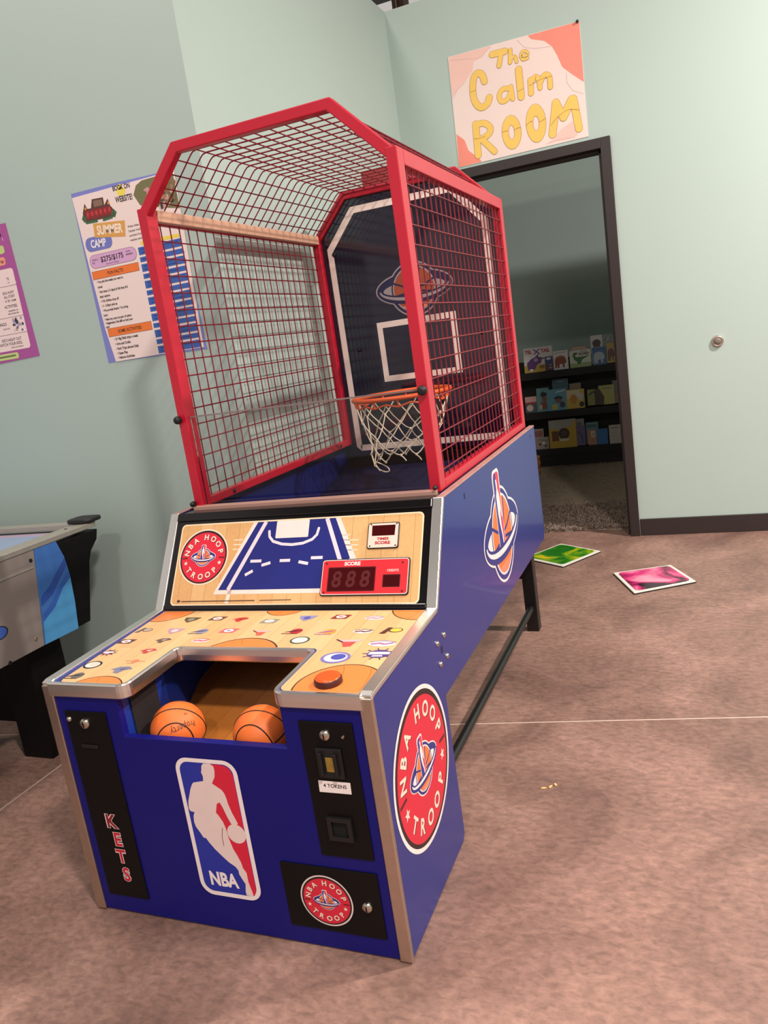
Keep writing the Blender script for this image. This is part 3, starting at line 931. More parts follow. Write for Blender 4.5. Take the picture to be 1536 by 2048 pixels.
# painted court
d.poly([(0.190, 0.046), (0.540, 0.046), (0.640, 0.115), (0.571, 0.2555), (0.295, 0.2555)], '#f2dcd4', 2)
d.poly([(0.205, 0.058), (0.540, 0.058), (0.60, 0.13), (0.610, 0.140), (0.556, 0.2555), (0.309, 0.2555)], '#1e2478', 3)
d.stroke([(0.238, 0.058), (0.336, 0.2555)], 0.006, '#e6d6e0', 4, cap=False)
d.stroke([(0.530, 0.2555), (0.585, 0.125)], 0.006, '#e6d6e0', 4, cap=False)
d.poly(rrect(0.372, 0.476, 0.2045, 0.2555, 0.003), '#f4e2dc', 5)
d.stroke([(0.350, 0.226), (0.353, 0.210), (0.366, 0.196), (0.395, 0.187), (0.428, 0.184), (0.462, 0.187), (0.490, 0.197), (0.503, 0.210), (0.507, 0.228)], 0.004, '#eadce4', 4)
for a, b in (((0.288, 0.100), (0.312, 0.112)), ((0.338, 0.127), (0.366, 0.134)), ((0.395, 0.139), (0.428, 0.139)), ((0.455, 0.134), (0.485, 0.128)), ((0.300, 0.140), (0.336, 0.140)), ((0.492, 0.144), (0.528, 0.144))):
    d.stroke([a, b], 0.0042, '#eadce4', 4, cap=False)
d.stroke([(0.238, 0.02), (0.245, 0.058)], 0.006, '#f2dcd0', 2, cap=False)
for a in ((0.235, 0.205), (0.575, 0.205), (0.60, 0.19)):
    for k in range(3):
        d.stroke([(a[0], a[1] - 0.014 * k), (a[0] + 0.03, a[1] - 0.014 * k)], 0.0013, '#f4e0c8', 2, cap=False)
d.stroke([(0.085, 0.026), (0.33, 0.027)], 0.0016, '#5a4030', 2, cap=False)
d.stroke([(0.345, 0.027), (0.445, 0.028)], 0.0014, '#6a5040', 2, cap=False)
d.poly(circ(0.075, 0.027, 0.006, 0.004, 14), '#4a3428', 2)
badge(d, 0.138, 0.158, 0.0845, 5, ring='#f4d8c0')
d.build('court_print', sbo, label='wood court print with blue key area and round red badge')
# score display panel
sc_ = MB()
sc_.prism(rrect(0.532, 0.785, 0.036, 0.136, 0.008), BDF, 0.001, 0.006, M['black_gloss'])
sco = sc_.build('score_panel', mach, bevel=0.001)
BDS = Frame(BDF.p(0, 0, 0.006), BD.u, BD.v, BD.n)
d = Decal(BDS)
d.poly(rrect(0.5345, 0.7825, 0.0385, 0.1335, 0.007), '#e8d8d2', 0)
d.poly(rrect(0.5365, 0.7805, 0.0405, 0.1315, 0.006), '#d42a34', 1)
d.poly(rrect(0.5525, 0.691, 0.047, 0.1135, 0.003), '#5a0e14', 2)
d.poly(rrect(0.555, 0.6885, 0.0495, 0.111, 0.002), M['led'], 3)
for k in range(3):
    d.text('8', 0.580 + k * 0.041, 0.0805, 0.044, '#561418', 4, 0, 0.02, 0.95, skew=0.12)
d.poly(rrect(0.712, 0.761, 0.057, 0.0905, 0.002), '#3a0c12', 2)
d.poly(rrect(0.7145, 0.7585, 0.059, 0.0885, 0.0015), M['led'], 3)
d.text('SCORE', 0.622, 0.1225, 0.0105, '#f4e4e0', 2, 0, 0.045, 1.1)
d.text('CREDITS', 0.739, 0.1015, 0.0062, '#f0d0c8', 2, 0, 0.02, 1.0)
for a, b in ((0.546, 0.124), (0.765, 0.122), (0.545, 0.045), (0.768, 0.046)):
    d.poly(circ(a, b, 0.003, n=12), '#5a1418', 2)
d.build('score_face', sco, label='red score display with dark digits')
mini = MB().prism(rrect(0.658, 0.748, 0.162, 0.234, 0.006), BDF, 0.001, 0.005, M['black_gloss']).build('bonus_panel', mach, bevel=0.001)
BDM = Frame(BDF.p(0, 0, 0.005), BD.u, BD.v, BD.n)
d = Decal(BDM)
d.poly(rrect(0.6605, 0.7455, 0.1645, 0.2315, 0.005), '#eed2c4', 0)
d.poly([(0.671, 0.197), (0.736, 0.197), (0.737, 0.226), (0.670, 0.226)], M['led'], 1)
d.text('TIMES', 0.703, 0.1885, 0.0075, '#b02830', 1, 0, 0.05, width=0.034)
d.text('SCORE', 0.703, 0.1775, 0.0085, '#b02830', 1, 0, 0.05, width=0.044)
for a, b in ((0.667, 0.229), (0.740, 0.229), (0.667, 0.169), (0.740, 0.169)):
    d.poly(circ(a, b, 0.0024, n=10), '#3a2420', 1)
d.build('bonus_face', mini)

# deck above the scoreboard, ramp and inner walls
dk = MB()
dk.box(T, W - T, 0.600, 0.665, 0.868, 0.886, M['black_gloss'])
dk.build('front_ledge', mach, bevel=0.003)
ch = MB()
ch.box(0.035, W - 0.035, 0.664, 0.690, 0.872, 0.897, mat('pale_channel', (206, 160, 146), 0.35, 0.3))
ch.build('shield_channel', mach, bevel=0.002)
rp = MB()
rp.prism([(T, 0), (W - T, 0), (W - T, 1.21), (T, 1.21)], Frame((0, 0.65, 0.55), (1, 0, 0), (0, 1.18, 0.245), (0, -0.245, 1.18)), -0.015, 0, mat('dark_blue_ramp', (12, 14, 52), 0.5, var=0.15))
rp.build('ball_ramp', mach)
for x0, x1 in ((T, T + 0.006), (W - T - 0.006, W - T)):
    MB().box(x0, x1, 0.66, 1.88, 0.44, 0.884, M['liner']).build('inner_liner', mach)
MB().box(T, W - T, 1.862, 1.886, 0.42, 0.886, M['navy']).build('rear_panel', mach)
MB().box(T, W - T, 0.425, 1.87, 0.415, 0.425, M['black']).build('underside', mach)
MB().box(T, W - T, 0.414, 0.43, 0.006, 0.42, M['black']).build('base_back', mach)
st = MB()
st.box(0.05, W - 0.05, 1.80, 1.812, 0.775, 0.83, M['black'])
st.build('board_foot_strip', mach)

# steel rear stand
for x0 in (0.06, 0.748):
    MB().box(x0, x0 + 0.052, 1.858, 1.91, 0, 0.44, M['black_steel']).build('leg', mach, bevel=0.003)
MB().box(0.112, 0.748, 1.87, 1.898, 0.235, 0.285, M['black_steel']).build('cross_brace', mach, bevel=0.003)
for x0 in (0.083, 0.774):
    MB().tube([(x0, 0.428, 0.105), (x0, 1.86, 0.105)], 0.0135, M['black_steel'], 12).build('floor_rod', mach)

# ------------------------------------------------------------------ cage
CY0, CY1, HS, HC = 0.679, 1.853, 1.773, 1.922
LX, RX_ = 0.032, 0.834
PW = 0.031
ZB = 0.889
def bar(x0, x1, y0, y1, z0, z1, mt, name, b=0.003):
    return MB().box(x0, x1, y0, y1, z0, z1, mt).build(name, mach, bevel=b)
bar(LX, LX + PW, CY0, CY0 + 0.05, ZB, HS, M['red'], 'cage_post')
bar(RX_ - PW, RX_, CY0, CY0 + 0.05, ZB, HS, M['red'], 'cage_post')
bar(LX, LX + PW, CY1 - 0.045, CY1, ZB, HS, M['red'], 'cage_post')
bar(RX_ - PW, RX_, CY1 - 0.045, CY1, ZB, HS, M['red'], 'cage_post')
for x0 in (LX, RX_ - PW):
    bar(x0, x0 + PW, CY0 + 0.05, CY1 - 0.045, ZB, ZB + 0.026, M['red'], 'cage_bottom_rail')
bar(RX_ - PW, RX_, CY0 + 0.05, CY1 - 0.045, HS - 0.04, HS, M['red'], 'cage_top_rail')
bar(LX, LX + 0.012, CY0 + 0.05, CY1 - 0.045, HS - 0.04, HS, M['red'], 'cage_top_rail')
bar(LX + 0.012, LX + PW + 0.004, CY0 + 0.05, CY1 - 0.045, HS - 0.036, HS - 0.002, M['tan'], 'cage_inner_rail')
OCT = [(0.040, 1.7475), (0.192, 1.907), (0.667, 1.907), (0.825, 1.748)]
for y0 in (CY0, CY1 - 0.032):
    m = MB()
    m.sweep([(a, y0 + 0.002, b) for a, b in OCT], (0, 1, 0), [(-0.0148, 0), (-0.0148, 0.028), (0.0148, 0.028), (0.0148, 0)], M['red'])
    m.build('cage_arch', mach, bevel=0.003)
WR = 0.0022
def wires(name, paths, par=mach):
    m = MB()
    for p in paths:
        m.tube(p, WR, M['wire'], 6, caps=False)
    o = m.build(name, par)
    o['kind'] = 'stuff'
    return o
ya, yb_ = CY0 + 0.045, CY1 - 0.04
zt = [1.69 - 0.05 * i for i in range(16)]
yv = [0.762 + 0.0475 * i for i in range(23)]
for xo, xi in ((LX + 0.006, LX + 0.0105), (RX_ - 0.006, RX_ - 0.0105)):
    wires('side_wire_mesh', [[(xo, ya, z), (xo, yb_, z)] for z in zt] + [[(xi, y, ZB + 0.02), (xi, y, HS - 0.03)] for y in yv])
# top mesh: bent cross wires and long wires
oct_in = [(0.056, 1.762), (0.188, 1.900), (0.198, 1.908), (0.212, 1.911), (0.648, 1.911), (0.662, 1.908), (0.672, 1.900), (0.811, 1.762)]
paths = [[(a, y, b) for a, b in oct_in] for y in [0.717 + 0.05 * i for i in range(23)]]
for k in range(4):
    t = (k + 0.7) / 4.4
    paths.append([(0.056 + (0.19 - 0.056) * t, CY0 + 0.02, 1.767 + 0.14 * t), (0.056 + (0.19 - 0.056) * t, CY1 - 0.02, 1.767 + 0.14 * t)])
    paths.append([(0.811 - (0.811 - 0.672) * t, CY0 + 0.02, 1.767 + 0.14 * t), (0.811 - (0.811 - 0.672) * t, CY1 - 0.02, 1.767 + 0.14 * t)])
for k in range(10):
    x = 0.2 + 0.0485 * k
    paths.append([(x, CY0 + 0.02, 1.9155), (x, CY1 - 0.02, 1.9155)])
wires('top_wire_mesh', paths)
# clear shield across the lower front with knobs
sh = MB().box(LX + PW + 0.001, RX_ - PW - 0.001, 0.698, 0.703, 0.892, 1.166, M['clear']).build('clear_shield', mach)
MB().box(LX + PW + 0.001, RX_ - PW - 0.001, 0.6975, 0.7035, 1.166, 1.170, M['acryl_edge']).build('polished_edge', sh)
for x, z, r in ((0.040, 1.165, 0.0125), (0.822, 1.167, 0.0135), (0.036, 0.905, 0.009), (0.823, 0.905, 0.006)):
    f = Frame((x, CY0, z), (1, 0, 0), (0, 0, 1), (0, -1, 0))
    MB().lathe([(r * 0.5, 0), (r * 0.55, 0.004), (r * 0.95, 0.007), (r, 0.013), (r * 0.85, 0.02), (r * 0.4, 0.0235)], f, M['rubber'], 16).build('knob', mach)
for yy in (0.86, 1.72):
    MB().lathe([(0.007, 0), (0.007, 0.003), (0.003, 0.005)], Frame((LX + PW, yy, ZB + 0.013), (0, 1, 0), (0, 0, 1), (1, 0, 0)), M['rubber'], 12).build('rail_screw', mach)
# marquee box behind the arch
MB().box(0.278, 0.52, 1.845, 1.89, 1.925, 1.985, M['maroon']).build('rear_marquee', mach, bevel=0.003)

# ------------------------------------------------------------------ backboard, hoop, net
BB = Frame((0, 1.862, 0), (1, 0, 0), (0, 0, 1), (0, -1, 0))
def octo(x0, x1, z0, z1, c, r=0.0):
    return [(x0, z0), (x1, z0), (x1, z1 - c), (x1 - c * 0.9, z1), (x0 + c * 0.9, z1), (x0, z1 - c)]
bbo = MB().prism(octo(0.040, 0.824, 0.825, 1.926, 0.176), BB, 0, 0.024, M['black_gloss']).build('backboard', mach, bevel=0.006, seg=3)
BBF = Frame((0, 1.8375, 0), (1, 0, 0), (0, 0, 1), (0, -1, 0))
MB().prism(octo(0.052, 0.812, 0.837, 1.912, 0.170), BBF, -0.001, 0.0008, M['board']).build('board_face', bbo)
BBF = Frame((0, 1.8366, 0), (1, 0, 0), (0, 0, 1), (0, -1, 0))
d = Decal(BBF, 0.0004)
def oring(x0, x1, z0, z1, c, w, col, rnd=0.02):
    k = w * 0.46
    A = [(x0 + rnd, z0), (x1 - rnd, z0), (x1, z0 + rnd), (x1, z1 - c), (x1 - c * 0.88, z1), (x0 + c * 0.88, z1), (x0, z1 - c), (x0, z0 + rnd)]
    B = [(x0 + rnd, z0 + w), (x1 - rnd, z0 + w), (x1 - w, z0 + rnd), (x1 - w, z1 - c - k), (x1 - c * 0.88 - k, z1 - w), (x0 + c * 0.88 + k, z1 - w), (x0 + w, z1 - c - k), (x0 + w, z0 + rnd)]
    d.band(A, B, col, 0, closed=True)
oring(0.085, 0.777, 0.857, 1.861, 0.147, 0.026, '#fae6dc')
d.band([(0.259, 1.142), (0.605, 1.142), (0.605, 1.388), (0.259, 1.388)], [(0.283, 1.166), (0.581, 1.166), (0.581, 1.364), (0.283, 1.364)], '#fae6dc', 0, closed=True)
d.build('board_lines', bbo, label='cream border and target square')
d = Decal(BBF, 0.0004)
emblem(d, 0.443, 1.500, 0.335, 0, orange='#a85238', dark='#2a2a4c', white='#a89a9c')  # duller, darker colours than the side panel emblem
d.build('ringed_ball_emblem', bbo, label='muted ringed basketball emblem')
for x, z in ((0.115, 1.69), (0.165, 1.29), (0.70, 1.29)):
    MB().lathe([(0.010, 0), (0.009, 0.006), (0.004, 0.009)], Frame((x, 1.8366, z), (1, 0, 0), (0, 0, 1), (0, -1, 0)), M['rubber'], 14).build('board_bolt', bbo)
HX, HY, HZ, HR = 0.432, 1.555, 1.102, 0.188
rim = MB()
rim.tube([(HX + HR * math.cos(2 * PI * i / 48), HY + HR * math.sin(2 * PI * i / 48), HZ) for i in range(48)], 0.0085, M['orange'], 10, closed=True)
rimo = rim.build('rim', mach)
rb = MB()
rb.tube([(HX + (HR - 0.006) * math.cos(2 * PI * i / 48), HY + (HR - 0.006) * math.sin(2 * PI * i / 48), HZ - 0.026 + 0.006 * math.cos(12 * 2 * PI * i / 48)) for i in range(48)], 0.0035, M['orange'], 8, closed=True)
for i in range(12):
    t = 2 * PI * (i + 0.5) / 12
    rb.tube([(HX + HR * math.cos(t), HY + HR * math.sin(t), HZ - 0.004), (HX + (HR - 0.006) * math.cos(t), HY + (HR - 0.006) * math.sin(t), HZ - 0.03)], 0.004, M['orange'], 6)
rb.build('net_hooks', rimo)
rbk = MB()
rbk.box(HX - 0.07, HX + 0.07, 1.825, 1.836, HZ - 0.11, HZ - 0.002, M['plate_grey'])
rbk.box(HX - 0.055, HX + 0.055, HY + HR - 0.012, 1.826, HZ - 0.006, HZ + 0.003, M['orange'])
rbk.tube([(HX - 0.05, HY + HR - 0.01, HZ - 0.006), (HX - 0.05, 1.826, HZ - 0.05)], 0.005, M['plate_grey'], 8)
rbk.tube([(HX + 0.05, HY + HR - 0.01, HZ - 0.006), (HX + 0.05, 1.826, HZ - 0.05)], 0.005, M['plate_grey'], 8)
rbk.build('rim_bracket', rimo)
net = MB()
rows = [(0.182, 1.078), (0.168, 1.020), (0.150, 0.972), (0.134, 0.932), (0.126, 0.900), (0.122, 0.876)]
NN = 12
rn = random.Random(3)
node = {}
for j, (r, z) in enumerate(rows):
    for i in range(NN):
        t = 2 * PI * (i + 0.5 * (j % 2)) / NN + rn.uniform(-.03, .03) * (j > 0)
        q = r * (1 + rn.uniform(-.05, .05) * (j > 0))
        lean = -0.022 * j / 5
        node[(j, i)] = Vector((HX + lean + q * math.cos(t), HY - 0.01 * j / 5 + q * math.sin(t), z + rn.uniform(-.008, .008) * (j > 0) - 0.020 * (j / 5) * (1 if math.cos(t) < 0 else -0.4)))
for j in range(len(rows) - 1):
    for i in range(NN):
        for i2 in ((i, (i - 1) % NN) if j % 2 == 0 else (i, (i + 1) % NN)):
            a, b = node[(j, i)], node[(j + 1, i2)]
            mid = (a + b) / 2 + Vector((0, 0, -0.004))
            net.tube([a, mid, b], 0.0024, M['cord'], 5, caps=False)
for (j, i), p in node.items():
    if j:
        net.lathe([(0.0012, -0.0055), (0.0045, -0.003), (0.005, 0.001), (0.003, 0.0055)], Frame(p, (1, 0, 0), (0, 1, 0), (0, 0, 1)), M['cord'], 6)
p = node[(5, 6)]
loop = [p + Vector((0.0 + 0.028 * (1 - math.cos(t)) , -0.006 * math.sin(t), -0.042 * math.sin(t / 2) - 0.012 * math.sin(t) )) for t in [2 * PI * i / 18 for i in range(19)]]
net.tube(loop, 0.0026, M['cord'], 6)
for k in (7, 9, 10):
    q = node[(5, k)]
    net.tube([q, q + Vector((0.012, -0.004, -0.01)), q + Vector((0.02, -0.004, -0.022))], 0.0026, M['cord'], 5)
net.build('net', mach, label='frayed off-white cord net with a hanging loop')

# ------------------------------------------------------------------ basketballs in the tray
def basketball(loc, r, eul, label, writing):
    t = thing('basketball', label, 'basketball', loc, 'basketballs in the tray')
    R3 = eul.to_matrix()
    O = Vector(loc)
    m = MB()
    nu, nv = 40, 22
    vs = [O + Vector((0, 0, r))]
    for i in range(1, nv):
        for j in range(nu):
            a, b = PI * i / nv, 2 * PI * j / nu
            vs.append(O + Vector((r * math.sin(a) * math.cos(b), r * math.sin(a) * math.sin(b), r * math.cos(a))))
    vs.append(O + Vector((0, 0, -r)))
    fs = [(0, 1 + j, 1 + (j + 1) % nu) for j in range(nu)]
    for i in range(nv - 2):
        for j in range(nu):
            fs.append((1 + i * nu + j, 1 + (i + 1) * nu + j, 1 + (i + 1) * nu + (j + 1) % nu, 1 + i * nu + (j + 1) % nu))
    L = len(vs) - 1
    fs += [(L, 1 + (nv - 2) * nu + (j + 1) % nu, 1 + (nv - 2) * nu + j) for j in range(nu)]
    m.add(vs, fs, M['ball'], True)
    m.build('skin', t)
    def seam(pts):
        return MB().tube([O + R3 @ (Vector(p).normalized() * (r - 0.0004)) for p in pts], 0.0017, M['seam'], 6, closed=True).build('seam', t)
    N = 56
    A = [2 * PI * i / N for i in range(N)]
    seam([(math.cos(a), math.sin(a), 0) for a in A])
    seam([(math.cos(a), 0, math.sin(a)) for a in A])
    for sg in (-1, 1):
        seam([(0.72 * math.cos(a) , sg * (0.62 + 0.16 * math.cos(2 * a)), 0.72 * math.sin(a)) for a in A])
    if writing:
        w = MB()
        to_cam = (CAM_POS - O).normalized()
        right = Vector((0, 0, 1)).cross(to_cam).normalized()
        upv = to_cam.cross(right)
        for txt, cx, cy, h, rot in (('Property', 0.22, 0.02, 0.26, PI + 0.12), ('of', 0.42, 0.52, 0.16, PI - 0.3)):
            gv, gf, x0, x1, y0, y1 = glyphs(txt, -0.004)
            k = h / 0.7
            out = []
            for a, b in gv:
                a2, b2 = (a - (x0 + x1) / 2) * k * 0.78, (b - 0.3) * k
                a3, b3 = a2 * math.cos(rot) - b2 * math.sin(rot) + cx, a2 * math.sin(rot) + b2 * math.cos(rot) + cy
                v = to_cam + right * a3 + upv * b3
                out.append(O + v.normalized() * (r + 0.0007))
            w.add(out, gf, M['marker'])
        w.build('handwriting', t, label='faded marker handwriting')
    return t
from mathutils import Euler
BR = 0.0655
yb0 = 0.092
zc = 0.3957 + 0.11 * yb0 + BR * math.sqrt(1 + 0.0121) + 0.0016
basketball((0.293, yb0, zc), BR, Euler((0.35, 0.25, 0.5)), 'orange basketball with faded handwriting, beside the speaker grille in the tray', True)
basketball((0.525, yb0 + 0.002, zc), BR, Euler((0.2, -0.2, 0.15)), 'plain orange basketball in the tray under the counter with the button', False)

# ------------------------------------------------------------------ paper on the walls
PW_ = Frame((0, YP, 0), (1, 0, 0), (0, 0, 1), (0, -1, 0))
SW_ = Frame((0, YB, 0), (1, 0, 0), (0, 0, 1), (0, -1, 0))
# sheet of periwinkle paper behind the camp poster
t = MB().prism([(-0.593, 1.994), (-0.40, 1.992), (-0.15, 1.984), (-0.137, 1.373), (-0.586, 1.379)], PW_, 0.0004, 0.0012, M['paper_blue']).build('poster_backing')
tag(t, 'periwinkle blue sheet showing along the left edge behind the camp poster', 'poster')
cp = thing('camp_poster', 'summer camp poster with price pill, orange headings and blue table behind the cage', 'poster', (-0.36, YP, 1.38))
MB().prism([(-0.591, 1.979), (-0.134, 1.981), (-0.148, 1.381), (-0.549, 1.379), (-0.566, 1.50), (-0.578, 1.70)], PW_, 0.0014, 0.0026, M['paper']).build('sheet', cp)
d = Decal(Frame((0, YP - 0.0026, 0), (1, 0, 0), (0, 0, 1), (0, -1, 0)), 0.0003)
d.poly([(-0.274, 1.976), (-0.142, 1.978), (-0.138, 1.857), (-0.18, 1.866), (-0.246, 1.883), (-0.3, 1.898), (-0.32, 1.936), (-0.302, 1.965)], '#77744e', 0)
rq = random.Random(11)
for k in range(60):
    a, b = rq.uniform(-0.285, -0.145), rq.uniform(1.875, 1.945)
    d.poly(circ(a, b, rq.uniform(.004, .011), rq.uniform(.004, .012), 9), rq.choice(['#d8b8b0', '#5a4a3a', '#8a6a4a', '#c89a94', '#3a3430', '#a87a5a', '#6c6a44']), 1 + k * 0.2)
# toy-box style logo: castle with red band and green curls
d.poly([(-0.56, 1.888), (-0.556, 1.92), (-0.54, 1.95), (-0.532, 1.93), (-0.515, 1.929), (-0.504, 1.958), (-0.453, 1.955), (-0.454, 1.928), (-0.434, 1.947), (-0.429, 1.923), (-0.414, 1.902), (-0.42, 1.882), (-0.482, 1.885)], '#5a3a30', 1)
d.poly([(-0.546, 1.893), (-0.546, 1.925), (-0.43, 1.922), (-0.426, 1.893)], '#8a2428', 2)
d.poly([(-0.500, 1.93), (-0.500, 1.952), (-0.46, 1.95), (-0.46, 1.93)], '#8a6a58', 2)
d.stroke([(-0.553, 1.89), (-0.562, 1.90), (-0.556, 1.91), (-0.549, 1.902), (-0.55, 1.884), (-0.5, 1.882)], 0.004, '#3a6a44', 3)
d.stroke([(-0.419, 1.884), (-0.41, 1.896), (-0.418, 1.905), (-0.426, 1.897), (-0.43, 1.882), (-0.47, 1.88)], 0.004, '#3a6a44', 3)
for k in range(6):
    d.poly(circ(-0.535 + k * 0.02, 1.91, 0.006, 0.009, 10), '#c03a38', 3)
for a in (-0.54, -0.434):
    d.poly(circ(a, 1.932, 0.005, n=10), '#d8963c', 3)
d.text('BOOK ON', -0.366, 1.973, 0.017, '#241c1c', 2, -0.03, 0.02, width=0.075)
d.poly(circ(-0.37, 1.958, 0.02, 0.014, 16), '#f0dc5a', 0)
d.poly(circ(-0.37, 1.975, 0.009, 0.009, 12), '#f0dc5a', 0)
d.text('WEBSITE!', -0.364, 1.9345, 0.020, '#241c1c', 2, -0.02, 0.02, width=0.076)
d.poly([(-0.521, 1.876), (-0.379, 1.862), (-0.389, 1.808), (-0.525, 1.828)], '#dba252', 1)
d.text('SUMMER', -0.452, 1.845, 0.032, '#f8e8d8', 2, -0.10, 0.03, width=0.115)
d.poly([(a + 0, b) for a, b in rrect(-0.574, -0.452, 1.782, 1.832, 0.022)], '#747ac0', 0.5)
d.text('CAMP', -0.515, 1.807, 0.028, '#f4ecf0', 2, -0.05, 0.03, width=0.07)
d.poly(rrect(-0.572, -0.356, 1.722, 1.770, 0.023), '#3a3040', 1)
d.poly(rrect(-0.571, -0.357, 1.723, 1.769, 0.0225), '#d8a8d0', 1.5)
d.text('$275/$175', -0.468, 1.749, 0.019, '#241c24', 2.5, 0, 0.02, width=0.104)
d.text('WEEKLY', -0.545, 1.752, 0.006, '#3a2c38', 2.5, 0, 0.01)
d.text('FEE', -0.555, 1.742, 0.006, '#3a2c38', 2.5, 0, 0.01)
d.text('NON', -0.392, 1.757, 0.006, '#3a2c38', 2.5, 0, 0.01)
d.text('MEMBER', -0.387, 1.747, 0.006, '#3a2c38', 2.5, 0, 0.01)
d.text('discounts for siblings', -0.47, 1.731, 0.005, '#3a2c38', 2.5, 0, 0.01)
for z0, z1, tx in ((1.684, 1.713, 'FUN FACTS'), (1.472, 1.503, 'SOME ACTIVITIES')):
    xa, xb = (-0.573, -0.358) if z0 > 1.6 else (-0.556, -0.353)
    d.poly([(xa, z0), (xb, z0), (xb, z1), (xa, z1)], '#4a2418', 1)
    d.poly([(xa + 0.001, z0 + 0.001), (xb - 0.001, z0 + 0.001), (xb - 0.001, z1 - 0.001), (xa + 0.001, z1 - 0.001)], '#ee7a34', 1.5)
    d.text(tx, (xa + xb) / 2, (z0 + z1) / 2, 0.012, '#4a2014', 2.5, 0, 0.02, 0.85)
LN = [('• You pick the weeks you want to', 1.674), ('  come!', 1.656), ('• Part time (1-3 days) & Full time (4-5', 1.638), ('  days) options', 1.621), ('• 7:30 -8:30am drop off', 1.604), ('• 3 - 5:30pm pick up', 1.587),
      ('• We provide Snacks / You bring', 1.570), ('  lunch', 1.553), ('• Field trip costs are part of tuition', 1.537), ('• Registration Fee $80 to hold your', 1.523), ('  spot', 1.510)]
for tx, z in LN:
    d.text(tx, -0.560, z, 0.0085, '#2a2224', 1, 0, 0.03, 0.78, 'l')
for tx, z in (('• 2+ Big Feild trips a week', 1.461), ('• Arts and Crafts', 1.443), ('• Park Trips almost Daily', 1.425), ('• Open Play', 1.408), ('• Nature Activities', 1.392)):
    d.text(tx, -0.535, z, 0.0095, '#2a2224', 1, 0, 0.03, 0.82, 'l')
for k, tx in enumerate(('Water slides, food and more', 'Camper must have lunch', 'activities if you wish', 'weather permitting')):
    d.text(tx, -0.372, 1.838 - 0.0155 * k, 0.0075, '#2a2224', 1, 0, 0.01, 0.9, 'l')
d.poly([(-0.33, 1.768), (-0.163, 1.766), (-0.163, 1.777), (-0.33, 1.780)], '#ecd84c', 1)
z = 1.761
k = 0
while z > 1.40:
    hgt = 0.0265 if k % 2 == 0 else 0.017
    d.poly([(-0.346, z - hgt), (-0.157 + 0.004 * math.sin(k), z - hgt), (-0.157, z), (-0.346, z)], '#3a62b0', 1)
    for q in range(2 if k % 2 == 0 else 1):
        d.stroke([(-0.335, z - 0.008 - 0.011 * q), (-0.17 - 0.02 * ((k * 7 + q * 3) % 4), z - 0.008 - 0.011 * q)], 0.0022, '#24468c', 2, cap=False)
    z -= hgt + 0.0075
    k += 1
d.build('print', cp, label='black, orange, lavender and blue print')

pp = thing('party_poster', 'purple poster with white panels cut off by the left edge of the photo', 'poster', (-1.1, YP, 1.44))
MB().prism([(-1.37, 1.964), (-0.932, 1.956), (-0.914, 1.449), (-1.37, 1.436)], PW_, 0.0006, 0.0016, M['paper_purple']).build('sheet', pp)
d = Decal(Frame((0, YP - 0.0016, 0), (1, 0, 0), (0, 0, 1), (0, -1, 0)), 0.0003)
d.poly(rrect(-1.33, -0.948, 1.486, 1.793, 0.012), '#f4dcd8', 0)
for z_ in (1.73, 1.613, 1.549):
    d.stroke([(-1.33, z_), (-0.948, z_ - 0.001)], 0.0008, '#6a4a5a', 1, cap=False)
d.text('S', -0.975, 1.925, 0.028, '#2a1c30', 1, 0, 0.04)
d.text('PARTIES', -1.13, 1.925, 0.028, '#2a1c30', 1, 0, 0.04)
d.poly(rrect(-1.2, -0.967, 1.850, 1.880, 0.01), '#c6d488', 1)
d.poly(rrect(-1.2, -0.975, 1.808, 1.838, 0.01), '#f4a088', 1)
d.text('to', -0.992, 1.823, 0.014, '#5a2018', 2, 0, 0.03)
d.poly(rrect(-1.25, -1.020, 1.453, 1.477, 0.008), '#c6d488', 1)
d.stroke([(-1.2, 1.465), (-1.035, 1.466)], 0.003, '#5a6a3a', 2, cap=False)
for z_, tx, h_ in ((1.755, 'TS', 0.010), (1.742, 'ing', 0.006), (1.705, 'EGG HUNT', 0.010), (1.690, 'ALL START', 0.010), (1.674, 'AT BY 10AM', 0.009), (1.653, 'ACTIVITIES', 0.0115), (1.637, 'scavenger, so', 0.008), (1.626, 'take minutes the', 0.007), (1.590, 'BINGO', 0.012), (1.572, 'fun for all', 0.007), (1.528, "KID'S NIGHT OUT", 0.011), (1.512, 'WATCH YOUR KIDS,', 0.0115), (1.498, 'evening and weekends', 0.006)):
    xr = {1.590: -1.045, 1.572: -1.035, 1.755: -0.978, 1.742: -0.98}.get(z_, -0.968 if z_ > 1.6 else -0.985)
    d.text(tx, xr, z_, h_, '#30242c', 1, 0, 0.018, 0.85, 'r')
for k in range(26):
    d.poly(circ(rq.uniform(-1.018, -0.958), rq.uniform(1.555, 1.607), rq.uniform(.002, .006), n=8), rq.choice(['#3a3a58', '#6a6a88', '#d8966a', '#3a3438', '#a8a0c0']), 1 + k * 0.25)
d.text('?', -0.963, 1.90, 0.012, '#f0d8e8', 1, 0.2, 0.02)
d.text('?', -0.948, 1.735, 0.012, '#f0d8e8', 1, -0.2, 0.02)
d.build('print', pp)

